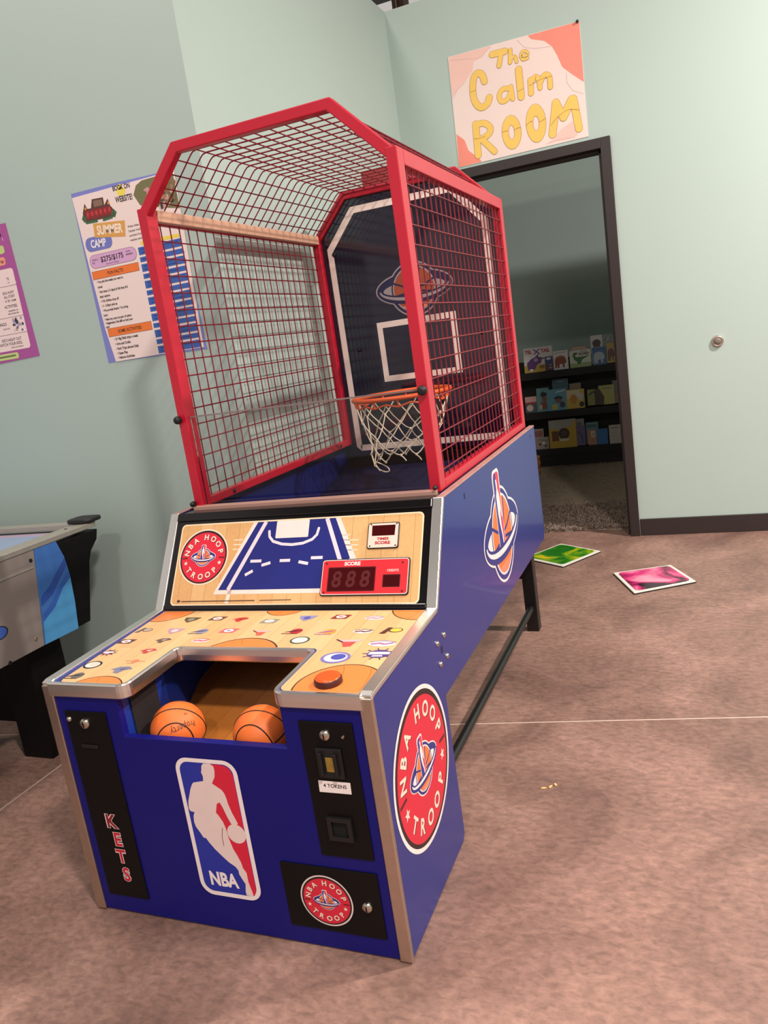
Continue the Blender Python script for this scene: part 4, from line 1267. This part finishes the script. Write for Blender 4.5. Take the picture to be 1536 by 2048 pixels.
# hand-painted sign over the door
sn = thing('calm_room_sign', 'hand-painted poster board sign in yellow bubble letters above the doorway', 'sign', (0.66, YB, 2.21))
MB().prism([(0.311, 2.779), (0.66, 2.776), (1.022, 2.770), (1.021, 2.2125), (0.303, 2.2065)], SW_, 0.0005, 0.003, M['board_paper']).build('board', sn)
SG = Frame((0, YB - 0.003, 0), (1, 0, 0), (0, 0, 1), (0, -1, 0))
d = Decal(SG, 0.0003)
d.STEP = 0.0003
for P in ([(0.754, 2.772), (1.021, 2.7695), (1.02, 2.48), (0.967, 2.528), (0.917, 2.578), (0.896, 2.64), (0.873, 2.69), (0.836, 2.725), (0.769, 2.751)],
          [(0.310, 2.382), (0.352, 2.342), (0.368, 2.284), (0.429, 2.223), (0.434, 2.210), (0.304, 2.208)]):
    d.poly(P, mat('coral_wash', (240, 142, 124), 0.7, var=0.1, scale=9), 0)
for P in ([(0.314, 2.776), (0.4, 2.777), (0.553, 2.774), (0.504, 2.733), (0.451, 2.72), (0.439, 2.677), (0.388, 2.63), (0.34, 2.602), (0.309, 2.569)],
          [(0.947, 2.308), (0.882, 2.278), (0.83, 2.237), (0.8, 2.2225), (0.926, 2.2225), (0.968, 2.232)]):
    d.poly(P, mat('pale_coral_wash', (240, 196, 184), 0.7, var=0.08, scale=9), 0)
for P in ([(0.694, 2.768), (0.731, 2.72), (0.785, 2.701), (0.873, 2.69)], [(0.322, 2.759), (0.482, 2.731), (0.552, 2.769)], [(0.935, 2.548), (0.934, 2.498), (0.96, 2.453), (1.015, 2.424)], [(0.312, 2.562), (0.34, 2.602), (0.388, 2.63)], [(0.8, 2.224), (0.857, 2.231), (0.953, 2.224)]):
    d.stroke(P, 0.0008, '#c8a8a4', 1, cap=False)
YEL = mat('yellow_wash', (240, 198, 100), 0.65, var=0.08, scale=12)
STK = [([(0.555, 2.73), (0.626, 2.728)], 0.0159), ([(0.605, 2.727), (0.587, 2.667)], 0.0124), ([(0.655, 2.727), (0.648, 2.668)], 0.0099), ([(0.654, 2.685), (0.675, 2.69), (0.683, 2.662)], 0.0085),
       ([(0.706, 2.682), (0.745, 2.682), (0.736, 2.701), (0.715, 2.702), (0.708, 2.681), (0.718, 2.663), (0.743, 2.665)], 0.0064),
       ([(0.499, 2.611), (0.488, 2.647), (0.462, 2.658), (0.439, 2.631), (0.429, 2.567), (0.438, 2.515), (0.467, 2.485), (0.502, 2.497), (0.516, 2.523)], 0.017),
       ([(0.627, 2.543), (0.592, 2.547), (0.571, 2.52), (0.581, 2.488), (0.615, 2.493), (0.632, 2.519)], 0.012), ([(0.639, 2.55), (0.643, 2.487)], 0.0113), ([(0.689, 2.622), (0.689, 2.487)], 0.0177),
       ([(0.746, 2.556), (0.743, 2.492)], 0.0142), ([(0.748, 2.543), (0.771, 2.566), (0.789, 2.549), (0.793, 2.506)], 0.012), ([(0.796, 2.531), (0.823, 2.563), (0.846, 2.548), (0.847, 2.498)], 0.0127),
       ([(0.425, 2.407), (0.42, 2.248)], 0.0184), ([(0.432, 2.406), (0.476, 2.401), (0.505, 2.369), (0.487, 2.339), (0.433, 2.324)], 0.0156), ([(0.455, 2.319), (0.514, 2.247)], 0.0156),
       ([(0.836, 2.265), (0.868, 2.414)], 0.0195), ([(0.867, 2.411), (0.901, 2.335)], 0.0195), ([(0.901, 2.335), (0.95, 2.411)], 0.0195), ([(0.96, 2.412), (0.976, 2.262)], 0.0184)]
def smooth_path(P, n=5):
    if len(P) < 3:
        return P
    out = []
    for i in range(len(P) - 1):
        p0, p1, p2, p3 = P[max(i - 1, 0)], P[i], P[i + 1], P[min(i + 2, len(P) - 1)]
        for k in range(n):
            t_ = k / n
            out.append(tuple(0.5 * (2 * p1[c] + (p2[c] - p0[c]) * t_ + (2 * p0[c] - 5 * p1[c] + 4 * p2[c] - p3[c]) * t_ ** 2 + (3 * p1[c] - p0[c] - 3 * p2[c] + p3[c]) * t_ ** 3) for c in (0, 1)))
    out.append(P[-1])
    return out
OUTL = '#a87a40'
for k, (P, hw) in enumerate(STK):
    Q = smooth_path(P)
    d.stroke(Q, hw + 0.0016, OUTL, 2 + (k % 3) * 0.8)
    d.stroke(Q, hw, YEL, 4.6 + (k % 3) * 0.8)
for cx, cz, rx_, rz_ in ((0.618, 2.323, 0.052, 0.086), (0.754, 2.338, 0.053, 0.096)):
    for o_, i_, ly, cc in ((0.0016, -0.0016, 2, OUTL), (0, 0, 4.6, YEL)):
        d.band(circ(cx, cz, rx_ + o_, rz_ + o_, 40), circ(cx, cz, 0.017 + i_, 0.037 + i_, 40), cc, ly, closed=True)
# wavy colour line through the letters
for P in ([(0.411, 2.575), (0.446, 2.577)], [(0.671, 2.515), (0.708, 2.524)], [(0.738, 2.53), (0.80, 2.546), (0.86, 2.548)], [(0.404, 2.336), (0.44, 2.332), (0.47, 2.336)], [(0.567, 2.333), (0.585, 2.337), (0.60, 2.334)], [(0.636, 2.331), (0.655, 2.337), (0.67, 2.335)],
          [(0.702, 2.337), (0.72, 2.352), (0.738, 2.352)], [(0.772, 2.340), (0.79, 2.345), (0.807, 2.352)], [(0.832, 2.31), (0.87, 2.342), (0.93, 2.366), (0.985, 2.352)]):
    d.stroke(smooth_path(P), 0.0012, '#b8864a', 8, cap=False)
d.build('painting', sn, label='coral, pink and yellow painted lettering')
MB().lathe([(0.004, 0.003), (0.0075, 0.006), (0.0075, 0.012), (0.005, 0.016)], Frame((1.012, YB, 2.770), (1, 0, 0), (0, 0, 1), (0, -1, 0)), M['rubber'], 12).build('push_pin', sn)

# round metal bumper on the wall
wbp = thing('wall_bumper', 'round chrome door bumper on the mint wall beside the doorway', 'door bumper', (1.597, YB, 1.061))
f = Frame((1.597, YB, 1.061), (1, 0, 0), (0, 0, 1), (0, -1, 0))
MB().lathe([(0.031, 0), (0.031, 0.006), (0.028, 0.013), (0.023, 0.016), (0.020, 0.012)], f, M['alu'], 28).build('cup', wbp)
MB().lathe([(0.019, 0.010), (0.018, 0.017), (0.012, 0.021), (0.005, 0.022)], f, mat('grey_rubber', (120, 108, 98), 0.6), 24).build('pad', wbp)

# ------------------------------------------------------------------ air hockey table
HK = thing('air_hockey_table', 'grey air hockey table with blue end panel against the poster wall', 'game table', (-1.2, 0.2, 0))
HX0, HX1, HY0, HY1 = -1.80, -0.657, -1.2, 0.985
SR = Frame((HX1, 0, 0), (0, 1, 0), (0, 0, 1), (1, 0, 0))
MB().prism([(HY0 + 0.02, 0.45), (0.848, 0.45), (0.880, 0.56), (0.911, 0.665), (0.93, 0.70), (0.972, 0.735), (0.985, 0.772), (HY0 + 0.02, 0.772)], Frame((HX1 - 0.004, 0, 0), (0, 1, 0), (0, 0, 1), (1, 0, 0)), HX0 + 0.02 - HX1, 0, M['black']).build('body', HK, bevel=0.003)
MB().prism([(HY0, 0.45), (0.614, 0.452), (0.668, 0.800), (HY0, 0.800)], SR, -0.004, 0.0, M['hk_grey']).build('side_panel', HK, bevel=0.001)
bp_ = MB().prism([(0.616, 0.452), (0.778, 0.447), (0.792, 0.55), (0.797, 0.65), (0.790, 0.72), (0.768, 0.786), (0.668, 0.790)], SR, -0.004, 0.001, M['hk_blue']).build('end_panel', HK, bevel=0.001)
d = Decal(Frame((HX1 + 0.001, 0, 0), (0, 1, 0), (0, 0, 1), (1, 0, 0)))
d.poly([(0.617, 0.453), (0.777, 0.449), (0.790, 0.55), (0.795, 0.64), (0.75, 0.615), (0.70, 0.565), (0.632, 0.53)], '#4a92c4', 0)
d.poly([(0.632, 0.53), (0.70, 0.565), (0.75, 0.615), (0.795, 0.64), (0.795, 0.665), (0.74, 0.63), (0.69, 0.585), (0.637, 0.555)], '#305aa8', 1)
d.poly([(0.640, 0.585), (0.70, 0.61), (0.75, 0.655), (0.793, 0.69), (0.788, 0.715), (0.74, 0.68), (0.70, 0.645), (0.645, 0.615)], '#2a4c98', 1)
d.build('wave_print', bp_)
d = Decal(SR)
d.poly(circ(0.452, 0.563, 0.034, 0.022, 28), '#1a1a20', 0)
d.poly(circ(0.450, 0.563, 0.031, 0.019, 28), '#3a5aa8', 1)
d.build('blue_port', HK)
MB().prism([(HY0, 0.7235), (0.646, 0.7235), (0.646, 0.7285), (HY0, 0.7285)], SR, 0, 0.003, M['hk_rail']).build('side_seam', HK)
for a, b in ((0.642, 0.752), (0.585, 0.487), (0.462, 0.455)):
    MB().lathe([(0.007, 0), (0.006, 0.003)], Frame(SR.p(a, b), (0, 1, 0), (0, 0, 1), (1, 0, 0)), M['rubber'] if b != 0.487 else M['steel'], 12).build('screw', HK)
MB().box(HX1 - 0.068, HX1 + 0.004, HY0, HY1 - 0.01, 0.785, 0.805, M['hk_rail']).build('rail', HK, bevel=0.003)
MB().box(HX0, HX1 - 0.068, HY1 - 0.05, HY1 - 0.005, 0.785, 0.805, M['hk_rail']).build('rail', HK, bevel=0.003)
MB().box(HX0, HX0 + 0.068, HY0, HY1 - 0.05, 0.785, 0.805, M['hk_rail']).build('rail', HK, bevel=0.003)
MB().box(HX0 + 0.068, HX1 - 0.068, HY0, HY1 - 0.05, 0.77, 0.777, M['hk_pink']).build('play_border', HK)
MB().box(HX0 + 0.12, HX1 - 0.11, HY0, HY1 - 0.10, 0.777, 0.779, M['hk_play']).build('play_surface', HK)
cb = MB().prism(rrect(-0.755, -0.640, 0.922, 1.012, 0.028), Frame((0, 0, 0.806), (1, 0, 0), (0, 1, 0), (0, 0, 1)), 0, 0.016, M['rubber'])
cb.build('corner_bumper', HK, bevel=0.006, seg=3)
MB().lathe([(0.006, 0), (0.005, 0.002)], Frame((-0.69, 0.86, 0.805), (1, 0, 0), (0, 1, 0), (0, 0, 1)), M['rubber'], 10).build('screw', HK)
for x0, y0 in ((-0.90, 0.62), (-1.70, 0.62), (-0.90, -0.9), (-1.70, -0.9)):
    MB().box(x0, x0 + 0.14, y0, y0 + 0.16, 0, 0.45, M['black']).build('leg', HK, bevel=0.004)
MB().box(-1.56, -0.90, 0.66, 0.72, 0.12, 0.40, M['black']).build('leg_brace', HK)

cd_ = MB().tube([Vector(p) for p in [(-1.30, 0.93, 0.30), (-1.255, 0.93, 0.22), (-1.19, 0.93, 0.13), (-1.12, 0.95, 0.05), (-1.10, 0.99, 0.008), (-1.16, 1.02, 0.006), (-1.26, 1.02, 0.006), (-1.34, 0.985, 0.006), (-1.335, 0.94, 0.006), (-1.26, 0.90, 0.006), (-1.18, 0.91, 0.006), (-1.10, 0.95, 0.012), (-1.0, 1.0, 0.006), (-0.85, 1.06, 0.006)]], 0.0055, M['grey_cable'], 8)
tag(cd_.build('power_cord'), 'thin grey power cord looped on the floor under the air hockey table', 'cord')

# ------------------------------------------------------------------ soft gel floor tiles
def gel_tile(corners, body, label):
    P = [Vector((a, b, 0)) for a, b in corners]
    c = sum(P, Vector()) / 4
    t = thing('gel_floor_tile', label, 'floor tile', (c.x, c.y, 0), 'gel floor tiles by the doorway')
    rd = lambda s, r=0.06: [tuple((c + (p - c) * s)[:2]) for p in P]
    MB().prism(rd(1.0), FLR, 0, 0.004, M['tile_base']).build('backing', t)
    MB().prism(rd(0.995), FLR, 0.004, 0.010, M['tile_edge']).build('rim', t, bevel=0.003)
    pts = []
    Q = [c + (p - c) * 0.88 for p in P]
    for i in range(4):
        a, b, e = Q[i], Q[(i + 1) % 4], Q[i - 1]
        for k in range(5):
            s_ = k / 4
            v = a + (e - a) * 0.1 * (1 - s_) ** 2 + (b - a) * 0.1 * s_ ** 2
            pts.append((v.x, v.y))
    MB().prism(pts, FLR, 0.010, 0.0125, body).build('gel_pad', t, bevel=0.002)
    return t
gel_tile([(0.52, 2.922), (0.768, 2.743), (0.938, 3.007), (0.69, 3.186)], gel_mat('green_yellow_gel', (24, 110, 20), (90, 150, 20), (220, 196, 20), 6, (0.3, 1.2, 0)), 'green and yellow liquid gel tile on the floor behind the game')
gel_tile([(1.162, 2.306), (1.433, 2.461), (1.313, 2.722), (1.039, 2.614)], gel_mat('pink_black_gel', (44, 16, 34), (214, 50, 120), (240, 150, 176), 5, (4.2, 0.5, 0)), 'pink and black liquid gel tile lying in the open floor')

# ------------------------------------------------------------------ small room: rugs, shelf, books
def rug(name, x0, x1, y0, y1, h, mt, label, wav, tufts, tl):
    t = thing(name, label, 'rug', ((x0 + x1) / 2, (y0 + y1) / 2, 0))
    m = MB()
    nx, ny = 40, 30
    rr = random.Random(5)
    vs, fs = [], []
    for j in range(ny + 1):
        for i in range(nx + 1):
            u, v = i / nx, j / ny
            ed = min(u, 1 - u, v, 1 - v)
            x = x0 + (x1 - x0) * u + rr.uniform(-1, 1) * 0.006
            y = y0 + (y1 - y0) * v + wav * math.sin(9 * u * (x1 - x0)) + rr.uniform(-1, 1) * 0.006
            vs.append((x, y, (0.001 if ed < 1e-6 else h + rr.uniform(-1, 1) * h * 0.25)))
    for j in range(ny):
        for i in range(nx):
            a = j * (nx + 1) + i
            fs.append((a, a + 1, a + nx + 2, a + nx + 1))
    m.add(vs, fs, mt, True)
    m.build('backing', t)
    m = MB()
    for k in range(tufts):
        x, y = rr.uniform(x0, x1), y0 + (y1 - y0) * rr.random() ** 1.3
        a = rr.uniform(0, 2 * PI)
        ln = tl * rr.uniform(0.6, 1.3)
        dx, dy = math.cos(a), math.sin(a)
        w = 0.0035
        b0, b1 = Vector((x - dy * w, y + dx * w, h * 0.6)), Vector((x + dy * w, y - dx * w, h * 0.6))
        tip = Vector((x + dx * ln, y + dy * ln, h * 0.6 + ln * 0.75))
        mid = (b0 + b1) / 2 + Vector((dx * ln * 0.4, dy * ln * 0.4, ln * 0.6))
        m.add([b0, b1, mid + (b1 - b0) * 0.4, mid - (b1 - b0) * 0.4, tip], [(0, 1, 2, 3), (3, 2, 4)], mt)
    o = m.build('pile', t)
    o['kind'] = 'stuff'
    return t
rug('shag_mat', -0.2, 1.045, 3.475, 4.16, 0.012, M['rug'], 'grey shaggy mat lying in the doorway of the small room', 0.006, 9000, 0.022)
rug('carpet_piece', -0.7, 2.2, 4.185, 5.70, 0.014, M['carpet'], 'taupe carpet piece in front of the bookshelf', 0.008, 9000, 0.012)

SH = thing('display_bookshelf', 'low black display bookshelf with three tiers against the rear wall', 'bookshelf', (0.4, 5.9, 0))
SX0, SX1 = -0.42, 0.875
YS = 5.80
for zt_, y0 in ((0.845, 5.80), (0.487, 5.79), (0.148, 5.78)):
    MB().box(SX0, SX1, y0, 5.98, zt_ - 0.03, zt_, M['shelf']).build('ledge', SH)
    MB().box(SX0, SX1, y0 - 0.012, y0, zt_ - 0.05, zt_ + 0.012, M['shelf']).build('lip', SH)
MB().box(SX0, SX1, 5.98, 6.0, 0, 0.95, M['shelf']).build('back_board', SH)
MB().box(SX0, SX1, 5.78, 5.80, 0, 0.10, M['shelf']).build('kick_board', SH)
MB().box(SX0 - 0.02, SX0, 5.76, 6.0, 0, 0.93, M['shelf']).build('end_board', SH)
MB().prism([(5.74, 0), (6.0, 0), (6.0, 0.88), (5.90, 0.88), (5.76, 0.30)], Frame((SX1, 0, 0), (0, 1, 0), (0, 0, 1), (1, 0, 0)), 0, 0.02, M['shelf_end']).build('end_board', SH, label='peach end board')

def book(x0, x1, z0, z1, y, cover, label, marks, tilt=0.0, th=0.012, grp='books on the display shelf'):
    """marks: list of (kind, args..., colour) in 0..1 cover coordinates"""
    lean = 0.14
    f = Frame((x0, y, z0), (math.cos(tilt), 0, math.sin(tilt)), (-math.sin(tilt), lean, math.cos(tilt)), (0, -1, lean))
    w, h = x1 - x0, (z1 - z0)
    t = thing('picture_book', label, 'book', tuple(f.p(w / 2, 0)), grp)
    MB().prism([(0, 0), (w, 0), (w, h), (0, h)], f, -0.0015, 0.0, ink(cover)).build('front_cover', t)
    MB().prism([(0.002, 0.001), (w - 0.002, 0.001), (w - 0.002, h - 0.002), (0.002, h - 0.002)], f, -th, -0.0015, M['pages']).build('page_block', t)
    MB().prism([(0, 0), (w, 0), (w, h), (0, h)], f, -th - 0.0015, -th, ink(cover)).build('back_cover', t)
    d = Decal(f, 0.0003)
    for k, mk in enumerate(marks):
        if mk[0] == 'rect':
            d.poly([(mk[1] * w, mk[3] * h), (mk[2] * w, mk[3] * h), (mk[2] * w, mk[4] * h), (mk[1] * w, mk[4] * h)], mk[5], k)
        elif mk[0] == 'oval':
            d.poly(circ(mk[1] * w, mk[2] * h, mk[3] * w, mk[4] * h, 24), mk[5], k)
        elif mk[0] == 'poly':
            d.poly([(a * w, b * h) for a, b in mk[1]], mk[2], k)
        elif mk[0] == 'text':
            d.text(mk[1], mk[2] * w, mk[3] * h, mk[4] * h, mk[5], k, mk[6] if len(mk) > 6 else 0, 0.04, 0.9)
        elif mk[0] == 'line':
            d.stroke([(a * w, b * h) for a, b in mk[1]], mk[2] * w, mk[3], k)
    if marks:
        d.build('cover_print', t)
    return t
y1 = 5.815
BEAST = [(0.1, 0.1), (0.1, 0.5), (0.2, 0.68), (0.5, 0.74), (0.75, 0.68), (0.88, 0.45), (0.86, 0.32), (0.74, 0.3), (0.76, 0.1), (0.62, 0.1), (0.6, 0.3), (0.4, 0.28), (0.4, 0.1), (0.26, 0.1), (0.24, 0.26), (0.22, 0.1)]
book(0.045, 0.302, 0.858, 1.077, y1, '#e6dcda', 'large white picture book with purple animal and red title, leftmost on top tier', [
    ('rect', 0, 1, 0, 0.3, '#c8a844'), ('poly', [(0.12, 0.1), (0.1, 0.4), (0.25, 0.55), (0.4, 0.62), (0.55, 0.78), (0.5, 0.62), (0.78, 0.52), (0.62, 0.5), (0.6, 0.36), (0.45, 0.3), (0.36, 0.1)], '#6a3a7c'),
    ('line', [(0.36, 0.92), (0.55, 0.74)], 0.02, '#7a4a8c'), ('line', [(0.55, 0.92), (0.38, 0.74)], 0.02, '#7a4a8c'), ('oval', 0.42, 0.5, 0.06, 0.06, '#e8dce8'), ('oval', 0.42, 0.5, 0.03, 0.04, '#5a2a6c'),
    ('oval', 0.62, 0.2, 0.1, 0.07, '#8a6a30'), ('oval', 0.25, 0.1, 0.07, 0.05, '#f0e4e0'), ('text', 'TEL', 0.17, 0.84, 0.15, '#b8343c'), ('text', 'TAIL', 0.76, 0.84, 0.15, '#b8343c')])
book(0.236, 0.302, 0.862, 0.985, y1 - 0.022, '#3a3a78', 'small dark blue book overlapping the large white one', [('rect', 0, 1, 0, 0.45, '#5a3a58'), ('oval', 0.5, 0.85, 0.35, 0.1, '#d8c8d0'), ('oval', 0.7, 0.4, 0.2, 0.05, '#b88a6a'), ('oval', 0.7, 0.2, 0.2, 0.05, '#c8a070')])
book(0.307, 0.436, 0.856, 1.022, y1, '#ece6e2', 'white board book with a brown animal shape on its cover', [('poly', BEAST, '#96492c'), ('line', [(0.25, 0.66), (0.6, 0.68)], 0.02, '#c87a4a'), ('line', [(0.1, 0.88), (0.85, 0.9)], 0.012, '#6a5a58')])
book(0.450, 0.632, 0.851, 1.004, y1, '#dfe0d2', 'pale book with a green lizard shape and ROAR lettering', [('rect', 0, 1, 0.02, 0.28, '#a8b878'), ('poly', [(0.14, 0.72), (0.2, 0.88), (0.36, 0.88), (0.34, 0.78), (0.26, 0.76), (0.3, 0.62), (0.5, 0.62), (0.95, 0.66), (0.6, 0.46), (0.5, 0.22), (0.38, 0.2), (0.34, 0.36), (0.22, 0.46)], '#2c7a34'),
    ('oval', 0.28, 0.82, 0.1, 0.05, '#223c24'), ('text', 'ROAR!', 0.68, 0.78, 0.16, '#5a2c34'), ('text', 'DINOSAUR', 0.68, 0.92, 0.06, '#7a4a4a')])
book(0.462, 0.60, 0.872, 1.036, y1 + 0.022, '#c8a890', 'tan book edge peeking above the green lizard book', [('rect', 0, 1, 0.9, 1, '#b07a54'), ('line', [(0.1, 0.95), (0.9, 0.94)], 0.02, '#e8dcc8')])
book(0.636, 0.735, 0.872, 1.112, y1 + 0.022, '#e0d6d0', 'tall white book with a dark round shape, at the back', [('oval', 0.5, 0.72, 0.36, 0.13, '#3a2a24'), ('rect', 0.2, 0.8, 0.58, 0.7, '#3a2a24')])
book(0.740, 0.846, 0.866, 1.106, y1 + 0.030, '#8a948c', 'grey-green sketchy book at the right end of the top tier', [('line', [(0.1, 0.8), (0.3, 0.9), (0.5, 0.8), (0.7, 0.92)], 0.03, '#5a645c'), ('line', [(0.2, 0.7), (0.6, 0.75), (0.8, 0.7)], 0.03, '#69736b'), ('oval', 0.4, 0.85, 0.12, 0.05, '#a8b0a4')])
book(0.644, 0.762, 0.856, 1.01, y1, '#3a6a9c', 'blue book with a pale animal shape on the top tier', [('poly', BEAST, '#b8c4cc'), ('rect', 0, 1, 0.84, 0.9, '#2a5488')])
book(0.768, 0.842, 0.862, 1.032, y1 - 0.002, '#c0a040', 'yellow book with a brown animal shape on the top tier', [('poly', BEAST, '#6a3c24')])
y2 = 5.805
book(0.02, 0.122, 0.500, 0.646, y2, '#d8a8a0', 'small pink-topped book at the left of the middle tier', [('rect', 0, 1, 0.55, 0.66, '#a83a34'), ('rect', 0, 1, 0, 0.55, '#4a5a64'), ('oval', 0.4, 0.3, 0.3, 0.2, '#d8b8a8')])
book(0.125, 0.235, 0.499, 0.712, y2 + 0.012, '#6a9c9c', 'teal book with a dark-hatted figure on the middle tier', [('poly', [(0.3, 0.75), (0.5, 0.85), (0.9, 0.75), (0.7, 0.6), (0.4, 0.6)], '#20242c'), ('oval', 0.62, 0.52, 0.2, 0.12, '#8a5a48'), ('rect', 0.3, 0.8, 0.1, 0.4, '#8a4a44'), ('oval', 0.3, 0.2, 0.12, 0.1, '#c8b8a8')])
book(0.228, 0.395, 0.499, 0.690, y2, '#6aa4bc', 'light blue book with a capped figure on the middle tier', [('poly', [(0.3, 0.6), (0.55, 0.68), (0.8, 0.6), (0.72, 0.5), (0.4, 0.5)], '#22262e'), ('oval', 0.55, 0.45, 0.16, 0.1, '#8a5a48'), ('rect', 0.2, 0.5, 0.05, 0.3, '#c8c05a'), ('oval', 0.75, 0.25, 0.14, 0.14, '#3a3c50'), ('line', [(0.45, 0.85), (0.9, 0.9)], 0.03, '#d8e8ec')])
book(0.27, 0.41, 0.520, 0.775, y2 + 0.03, '#4a6a78', 'tall dusky blue book standing behind the light blue one', [('rect', 0.1, 0.9, 0.84, 0.94, '#3a5866'), ('oval', 0.5, 0.9, 0.3, 0.03, '#6a8a90')])
book(0.392, 0.548, 0.500, 0.668, y2, '#d8b444', 'yellow book with an orange shape on the middle tier', [('rect', 0.05, 0.75, 0.55, 0.95, '#e0cfa8'), ('oval', 0.4, 0.5, 0.2, 0.25, '#c88a24'), ('oval', 0.82, 0.6, 0.13, 0.2, '#c8c8cc'), ('oval', 0.84, 0.2, 0.14, 0.14, '#1c1c20')])
book(0.42, 0.52, 0.520, 0.720, y2 + 0.03, '#8a8478', 'grey-brown book standing behind the yellow one', [('rect', 0.1, 0.9, 0.8, 0.9, '#a87a34')])
book(0.575, 0.68, 0.512, 0.652, y2, '#8a8c3c', 'olive green book with a dark curl on the middle tier', [('line', [(0.2, 0.7), (0.5, 0.85), (0.8, 0.6)], 0.08, '#3a3a24'), ('rect', 0.6, 1, 0, 1, '#3a2420')])
book(0.672, 0.805, 0.508, 0.676, y2, '#b4b05c', 'pale yellow-green board book on the middle tier', [('line', [(0.25, 0.84), (0.8, 0.84)], 0.02, '#4a4a34'), ('poly', [(0, 0), (0.3, 0), (0.35, 0.4), (0.1, 0.8), (0, 0.8)], '#4a3020')])
book(0.79, 0.852, 0.510, 0.706, y2 + 0.018, '#7a7a70', 'narrow grey book at the right end of the middle tier', [('oval', 0.5, 0.3, 0.3, 0.12, '#9a7a4a')])
y3 = 5.795
book(0.06, 0.155, 0.162, 0.345, y3 + 0.014, '#a88a80', 'dusty pink book at the left of the bottom tier', [('rect', 0.1, 0.9, 0.6, 0.9, '#8a5a54')])
book(0.085, 0.20, 0.160, 0.270, y3, '#9a8c84', 'small patterned grey book at the left of the bottom tier', [('oval', 0.3, 0.4, 0.1, 0.12, '#7a2c30'), ('oval', 0.6, 0.5, 0.1, 0.1, '#e0d8d0'), ('oval', 0.75, 0.25, 0.1, 0.1, '#3a3438'), ('line', [(0.2, 0.8), (0.9, 0.7)], 0.03, '#5a6a4a')])
book(0.208, 0.452, 0.158, 0.412, y3, '#c09c2c', 'large yellow book with a dark round face on the bottom tier', [('poly', [(0, 0.7), (0, 1), (1, 1), (0.8, 0.75), (0.4, 0.65)], '#a8a49c'), ('oval', 0.55, 0.5, 0.2, 0.2, '#3a2818'), ('oval', 0.55, 0.5, 0.11, 0.11, '#5a4028'), ('rect', 0.1, 0.35, 0.25, 0.6, '#6a4424'), ('oval', 0.55, 0.28, 0.18, 0.05, '#d8c8a8')])
book(0.455, 0.53, 0.165, 0.345, y3, '#6a5a84', 'muted violet book on the bottom tier', [('line', [(0.2, 0.7), (0.6, 0.5), (0.7, 0.1)], 0.05, '#3a3450')])
book(0.44, 0.52, 0.175, 0.40, y3 + 0.03, '#9a9890', 'light grey book standing behind the violet one', [('oval', 0.5, 0.8, 0.3, 0.08, '#6a6a68')])
book(0.535, 0.64, 0.168, 0.36, y3 + 0.024, '#5a8a90', 'teal green book at the back of the bottom tier', [('rect', 0.1, 0.9, 0.75, 0.9, '#3a5a60')])
book(0.55, 0.625, 0.162, 0.295, y3, '#b8805c', 'orange-brown book leaning on the blue one, bottom tier', [('rect', 0.4, 0.8, 0.5, 0.9, '#d8d0c0'), ('line', [(0.6, 0.6), (0.65, 0.8)], 0.05, '#4a4a4c')])
book(0.618, 0.722, 0.160, 0.298, y3, '#1f66a4', 'plain bright blue book on the bottom tier', [])
book(0.735, 0.835, 0.158, 0.322, y3, '#bcb4a8', 'pale grey book with faint lines at the right end of the bottom tier', [('line', [(0.2, 0.85), (0.8, 0.85)], 0.04, '#6a645c'), ('line', [(0.2, 0.6), (0.7, 0.6)], 0.015, '#8a847c'), ('line', [(0.2, 0.4), (0.7, 0.4)], 0.015, '#8a847c')])

# brown soft toy peeking out beside the game
toy = thing('soft_toy', 'small brown soft toy lying on the carpet beside the shelf', 'soft toy', (0.16, 5.1, 0.034))
f = Frame((0.16, 5.1, 0.035), (1, 0, 0), (0, 1, 0), (0, 0, 1))
fur = mat('brown_fur', (168, 112, 62), 0.95, var=0.25, scale=40, bump=0.8)
MB().lathe([(0.03, 0.0), (0.075, 0.03), (0.085, 0.07), (0.07, 0.11), (0.03, 0.135)], f, fur, 16).build('body', toy)
f2 = Frame((0.20, 5.04, 0.12), (1, 0, 0), (0, 1, 0), (0, 0, 1))
MB().lathe([(0.02, 0.0), (0.05, 0.02), (0.058, 0.055), (0.045, 0.09), (0.015, 0.108)], f2, fur, 16).build('head', toy)
for dx in (-0.04, 0.04):
    MB().lathe([(0.008, 0), (0.018, 0.008), (0.016, 0.024), (0.006, 0.03)], Frame((0.20 + dx, 5.04, 0.205), (1, 0, 0), (0, 1, 0), (0, 0, 1)), fur, 10).build('ear', toy)

# dry crumbs on the concrete
for k, (x, y, a) in enumerate(((1.022, 0.690, 0.3), (1.040, 0.700, 1.1), (1.052, 0.712, 2.0))):
    f = Frame((x, y, 0), (math.cos(a), math.sin(a), 0), (-math.sin(a), math.cos(a), 0), (0, 0, 1))
    o = MB().prism([(-0.009, -0.002), (0, -0.004), (0.009, 0), (0.002, 0.004), (-0.006, 0.003)], f, 0.0002, 0.003, mat('straw_crumb', (224, 184, 120), 0.8)).build('crumb', bevel=0.0008)
    tag(o, 'tiny straw-coloured crumb on the concrete, %s of a row of three' % ('leftmost', 'middle one', 'rightmost')[k], 'crumb', 'crumbs on the concrete')
